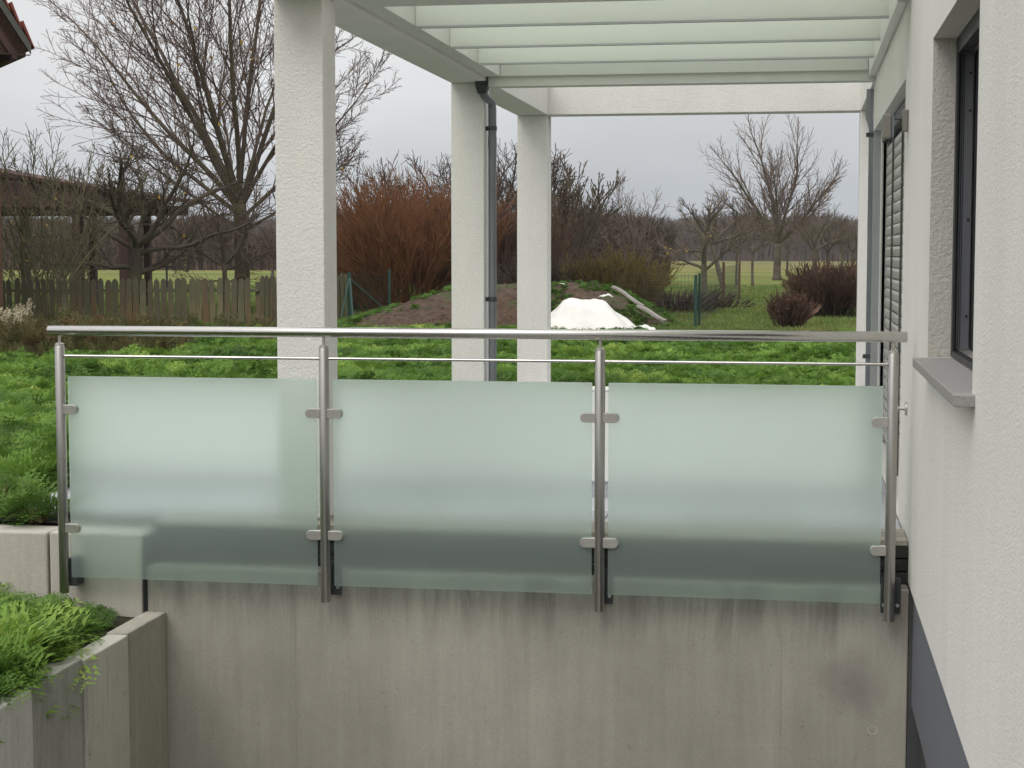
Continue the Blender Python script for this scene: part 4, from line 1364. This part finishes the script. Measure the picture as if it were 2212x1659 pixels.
multistem('brush_strip', 'short brown brush beside the rusty post in the meadow', 'bush', (-2.0, 36.4, 0), 90, .32, 1.8, P_bush, 38, (M['twig_dark'], M['twig_dark']), r=.006, an=(.1, 1.2), rad=.7)
multistem('sapling', 'slender bare sapling above the brush left of the orchard', 'tree', (-4.9, 52, 0), 7, 3.3, 1.0, P_ms, 24, (M['twig_big'], M['twig_big']), r=.016, an=(.03, .4))

# garden shrubs right
multistem('garden_shrub', 'compact red brown shrub with dry leaves in front of the larger dark shrub', 'shrub', (-.12, 27.2, 0), 130, .54, 1.0, P_bush, 41, (M['twig_dark'], M['twig_purple']), r=.007, leaf=(420, .020, M['leaf_brown']), an=(0, .6), rad=.18)
multistem('garden_shrub', 'wide dark purple brown shrub at the right beside the far column', 'shrub', (.62, 32.2, 0), 330, .92, 1.0, P_bush, 42, (M['twig_dark'], M['twig_purple']), r=.008, leaf=(260, .02, M['twig_purple']), an=(0, .8), rad=.42)
tf = MB(); rr_ = random.Random(4)
for i in range(26):
    a_ = rr_.uniform(0, 6.283)
    tf.tube([Vector((0, 0, 0)), Vector((.08 * math.cos(a_), .05 * math.sin(a_), .14)), Vector((.24 * math.cos(a_), .1 * math.sin(a_), rr_.uniform(.2, .36)))], [.012, .009, .004], 4)
o = tf.obj('grass_clump', simple('pinkish_stem', (.30, .17, .13), .8), fast=True); o.location = (.18, 30.2, 0)
tag(o, 'small pinkish clump of stems in front of the wide dark shrub', 'plant')

# orchard trees
P_orch = [dict(seg=8, wob=.13, up=.02, taper=.35, sides=5, kids=7, start=.2, ang=(.45, .95), len=(.38, .6), shrink=.3, rr=.55, bucket=0, rmin=.016),
          dict(seg=6, wob=.15, up=.05, taper=.5, sides=3, kids=6, start=.1, ang=(.4, .95), len=(.35, .6), shrink=.3, rr=.6, bucket=1, rmin=.008),
          dict(seg=3, wob=.12, up=.06, taper=.6, sides=3, rmin=.006, bucket=1)]
tree('apple_tree', 'lone apple tree with a straight trunk and low spreading limbs in the meadow', 'tree', (-2.62, 48.7, 0), (1.85, .095, .06),
     [(.42, 3.3, 1.15, 1.5, .05), (.42, .2, 1.1, 1.6, .05), (.5, 1.5, 1.0, 1.2, .04), (.5, 4.6, 1.0, 1.1, .04), (.92, 3.0, 1.0, 1.0, .045), (1.0, 3.6, .55, 1.0, .04), (1.0, .3, .8, 1.1, .045), (1.0, 1.2, .3, .9, .04), (.95, 5.4, .8, .9, .04), (.7, 3.1, 1.35, .9, .03)],
     P_orch, 71, (M['bark_apple'], M['twig_apple']), leaf=(26, .04, M['leaf_yellow']))
tree('apple_tree', 'leaning forked apple tree just right of the lone straight one', 'tree', (-2.35, 56, 0), (1.55, .09, .07),
     [(1.0, 3.3, .9, 1.1, .045), (1.0, .3, .9, 1.6, .05), (.95, 1.2, .6, 1.2, .04), (1.0, 5, .6, 1.2, .04)], P_orch, 72, (M['bark_apple'], M['twig_apple']), lean=(-.42, 0))
P_tall = [dict(seg=10, wob=.06, up=.025, taper=.3, sides=5, kids=16, start=.12, ang=(.3, .7), len=(.32, .52), shrink=.35, rr=.5, bucket=0, rmin=.015),
          dict(seg=6, wob=.09, up=.04, taper=.5, sides=3, kids=11, start=.1, ang=(.35, .8), len=(.3, .55), shrink=.3, rr=.6, bucket=1, rmin=.009),
          dict(seg=3, wob=.12, up=.04, taper=.6, sides=3, rmin=.0075, bucket=1)]
tree('meadow_tree', 'tallest bare tree of the meadow with a wide round crown', 'tree', (-.95, 79, 0), (1.7, .19, .15),
     [(1, az, an, L_, r) for az, an, L_, r in ((3.1, .85, 3.3, .08), (3.4, .5, 4.4, .09), (3.0, .2, 4.9, .1), (.2, .35, 4.6, .09), (.1, .75, 3.9, .09), (6.1, 1.1, 3.2, .07), (1.5, .6, 3.9, .07), (4.7, .6, 3.8, .07), (2.4, 1.0, 3.0, .06), (5.4, .9, 3.2, .06))],
     P_tall, 73, (M['bark_apple'], M['twig_big']), leaf=(14, .06, M['leaf_yellow']))
orch = [(-1.63, 62.5, 'orchard tree with a thin trunk between the rusty post and the tallest tree', 1.5, .055), (-2.25, 64, 'slim orchard tree left of the one near the rusty post', 1.5, .05),
        (.70, 76, 'first orchard tree right of the tallest tree', 1.6, .12), (1.35, 82, 'second orchard tree right of the tallest tree', 1.5, .09), (2.15, 88, 'orchard tree above the small red brown shrub', 1.5, .08),
        (2.75, 90, 'orchard tree above the wide dark shrub', 1.5, .11), (3.4, 93, 'orchard tree near the far column', 1.5, .10), (4.3, 97, 'orchard tree partly behind the far column', 1.5, .09), (-.6, 95, 'distant orchard tree seen through the tallest crown', 1.5, .08), (4.9, 104, 'distant orchard tree at the right end of the row', 1.5, .09)]
for i, (x, y, lb, h_, r_) in enumerate(orch):
    tree('orchard_tree', lb, 'tree', (x, y, 0), (h_, r_, r_ * .75), radial(7, .4, 1.2, 1.6, r_ * .5, 80 + i, .8), P_orch, 90 + i, (M['bark_apple'], M['twig_dark'] if i % 2 else M['twig_apple']), group='orchard trees in the meadow')
lorch = [(-56.8, 146.5, 'small forked sapling in the meadow behind the fence right of the gnarled tree', .8, .05), (-58.2, 131.7, 'dark thin tree seen left of the shelter posts', 1.3, .08), (-25.9, 82.6, 'thin bare tree between the large tree and the first column', 1.2, .07),
         (-38, 88, 'small bare meadow tree behind the shelter posts', 1.1, .07)]
for i, (x, y, lb, h_, r_) in enumerate(lorch):
    tree('orchard_tree', lb, 'tree', (x, y, 0), (h_, r_, r_ * .75), radial(6, .3, 1.1, 1.5, r_ * .5, 180 + i, .7), P_orch, 190 + i, (M['twig_dark'], M['twig_dark']), group='orchard trees in the meadow')

# far hedge and wood: many bare stems
def treeline(name, label, y0, y1, x0, x1, n_, hfn, mat, seed, w):
    rg = random.Random(seed); b = MB()
    for i in range(n_):
        y = rg.uniform(y0, y1); x = rg.uniform(x0, x1) * y
        h_ = hfn(x / y, y) * rg.uniform(.45, 1.0)
        if h_ <= 0: continue
        ww = w * rg.uniform(.5, 1.2); ln = rg.gauss(0, .16) * h_
        dx_ = rg.uniform(-.7, .7)
        p0 = Vector((x, y, -.1)); m_ = Vector((x + ln * .4, y, h_ * .6)); t_ = Vector((x + ln, y + dx_, h_))
        sdv = Vector((ww, 0, 0)); s2 = Vector((0, ww, 0))
        b.add([p0 - sdv, p0 + sdv, m_ + sdv * .9 + s2, m_ - sdv * .9 - s2, t_], [(0, 1, 2, 3), (3, 2, 4)])
        for k in range(3):
            f = rg.uniform(.35, .9); q = p0.lerp(t_, f)
            e = q + Vector((rg.uniform(-.28, .28) * h_, rg.uniform(-.5, .5), rg.uniform(.08, .24) * h_))
            b.add([q - sdv * .5, q + sdv * .5, e], [(0, 1, 2)])
    tag(b.obj(name, mat, fast=True), label, 'wood', kind='stuff')
def far_h(u, y):
    k = mnoise.noise(Vector((u * 38, .3, 0))) + .5 * mnoise.noise(Vector((u * 120, 2.3, 0)))
    return 8.6 * y / 330 * (1 + .16 * k)
treeline('far_wood', 'dark brown wood along the far edge of the meadow', 285, 380, -.60, .16, 36000, far_h, M['far_wood'], 1, .22)
def mid_h(u, y):
    k = mnoise.noise(Vector((u * 26, 5.3, 0)))
    g_ = 1.0 if (-.34 < u < -.06) else .0
    return max(0, (3.6 + 2.2 * k) * g_)
treeline('field_hedge', 'brown bare hedge across the left part of the meadow', 120, 150, -.60, -.10, 14000, lambda u, y: 3.7 + 1.6 * mnoise.noise(Vector((u * 26, 5.3, 0))), M['far_wood'], 2, .10)
treeline('field_hedge', 'nearer dark hedge behind the willow bush', 60, 75, -.24, -.075, 6000, lambda u, y: 2.9 + 1.3 * mnoise.noise(Vector((u * 40, 1.3, 0))), M['twig_dark'], 3, .035)

# grass tufts on the near meadow
tuft_src = [blade_tuft('grass_tuft', M['blade'], 60 + i, 22, .09, .10, .006, .5) for i in range(3)]
pts = []
for i in range(19000):
    y = 26.2 + 34 * rnd.random() ** 1.7
    x = rnd.uniform(-.14 * y, .09 * y) if rnd.random() < .6 else rnd.uniform(-.56 * y, .12 * y)
    pts.append((x, y, -.012, rnd.uniform(.6, 1.2) * (1 + (y - 26) / 40), tint(x, y, .4), rnd.randrange(3), .15))
scatter('meadow_grass', pts, tuft_src, 'short green grass of the meadow behind the mound', 'grass')

# ------------------------------------------------------------------ shelter behind the fence
sh = thing('timber_shelter', 'dark red brown open timber shelter with a low roof behind the left trees', 'shelter', loc=(-16, 35, 0))
SL = Vector((-16, 35, 0))
def shp(b, name, mat, **k):
    o = b.obj(name, M[mat], sh, **k); o.location = -SL
shp(MB().prism_xz([(-20, 3.50), (-17.08, 2.98), (-13.1, 2.36), (-13.1, 2.31), (-17.08, 2.90), (-20, 3.42)], 34.6, 37.2), 'roof', 'redroof')
shp(MB().prism_xz([(-19.9, 2.20), (-13.3, 2.20), (-13.25, 2.32), (-14.6, 2.535), (-17.1, 2.94), (-19.9, 3.44)], 34.7, 34.85), 'gable_board', 'redwood')
for i in range(12):
    x = -19.6 + i * .5
    shp(box(x, x + .03, 34.68, 34.70, 2.28, 2.28 + (-13.3 - x) * .155), 'board_seam', 'black')
for (x, y) in ((-15.28, 34.9), (-15.75, 36.8), (-14.22, 34.9), (-17.6, 34.9), (-17.4, 36.8), (-14.45, 36.8)):
    w_p = .095 if y < 36 else .07
    shp(box(x - w_p, x + w_p, y - w_p, y + w_p, -.1, 2.26), 'post', 'redwood')
shp(box(-19.5, -13.4, 34.86, 34.98, 2.05, 2.27), 'beam', 'redwood')
shp(box(-19.5, -13.5, 36.72, 36.86, 2.05, 2.27), 'beam', 'redwood')

# ------------------------------------------------------------------ neighbour house (roof corner top left)
nh = thing('neighbour_house', 'corner of a brown timber house with red tiled roof at the top left edge', 'house', loc=(-11.19, 24, 0))
NL = Vector((-11.19, 24, 0))
nh.rotation_euler = (0, 0, RAD(38))
def nhp(b, name, mat, parent=None, **k):
    o = b.obj(name, M[mat], parent or nh, **k)
    if parent is None: o.location = -NL
    return o
ex, ez = -11.19, 4.26            # eave corner
sl = 1.55                        # steep pitch
def rl_(dx, off): return (ex - dx, ez + dx * sl + off)
ap = 2.6
rf = nhp(MB().prism_xz([(ex, ez - .02), (ex - ap, ez - .02 + ap * sl), (ex - ap - .14, ez - .02 + ap * sl), (ex - .14, ez - .14), (ex-.10, ez - .14), (ex, ez - .14)], 24.3, 31), 'roof', 'brownwood')
nhp(MB().prism_xz([(ex, ez - .137), (ex, ez + .01), (ex - ap, ez + ap * sl), (ex - ap - .115, ez + ap * sl)], 23.96, 23.995), 'bargeboard', 'bargeboard')
nhp(MB().prism_xz([(ex - .10, ez - .135), (ex - ap - .21, ez + ap * sl), (ex - ap - 2, ez + ap * sl), (ex - 3.4, ez - .135)], 24.2, 24.24), 'gable_cladding', 'brownwood')
nhp(MB().prism_xz([(ex - .20, ez - .13), (ex - .30, ez - .13), (ex - .30 - ap, ez + ap * sl - .1), (ex - .20 - ap, ez + ap * sl - .1)], 24.02, 24.16), 'rafter', 'redwood')
nhp(box(ex - .265, ex - .19, 24.0, 24.14, ez - .215, ez - .13), 'rafter_tail', 'redwood')
nhp(box(ex - 3.4, ex - .002, 24.0, 24.05, ez - .150, ez - .137), 'fascia', 'redwood')
tme = None
for row in range(13):
    dx = row * .165
    b = MB()
    x, z = ex - dx, ez + dx * sl
    if tme is None:
        b.prism_xz([(.045, -.055), (.005, -.005 + .0), (-.155, .325), (-.115, .345)], -.0, .22)
        tme = b.mesh('tile', M['tile'])
    for col in range(10):
        t_ = link('tile', tme, nh)
        t_.location = Vector((x + .01, 23.95 + col * .228, z + .005)) - NL
        t_.rotation_euler = (0, random.uniform(-.03, .03), 0)
nhp(box(-16, -11.60, 24.3, 31, -.1, 5.0), 'wall', 'brownwood')
nhp(box(-11.76, -11.675, 24.05, 24.28, 3.60, 3.86), 'wall_bracket', 'redwood')
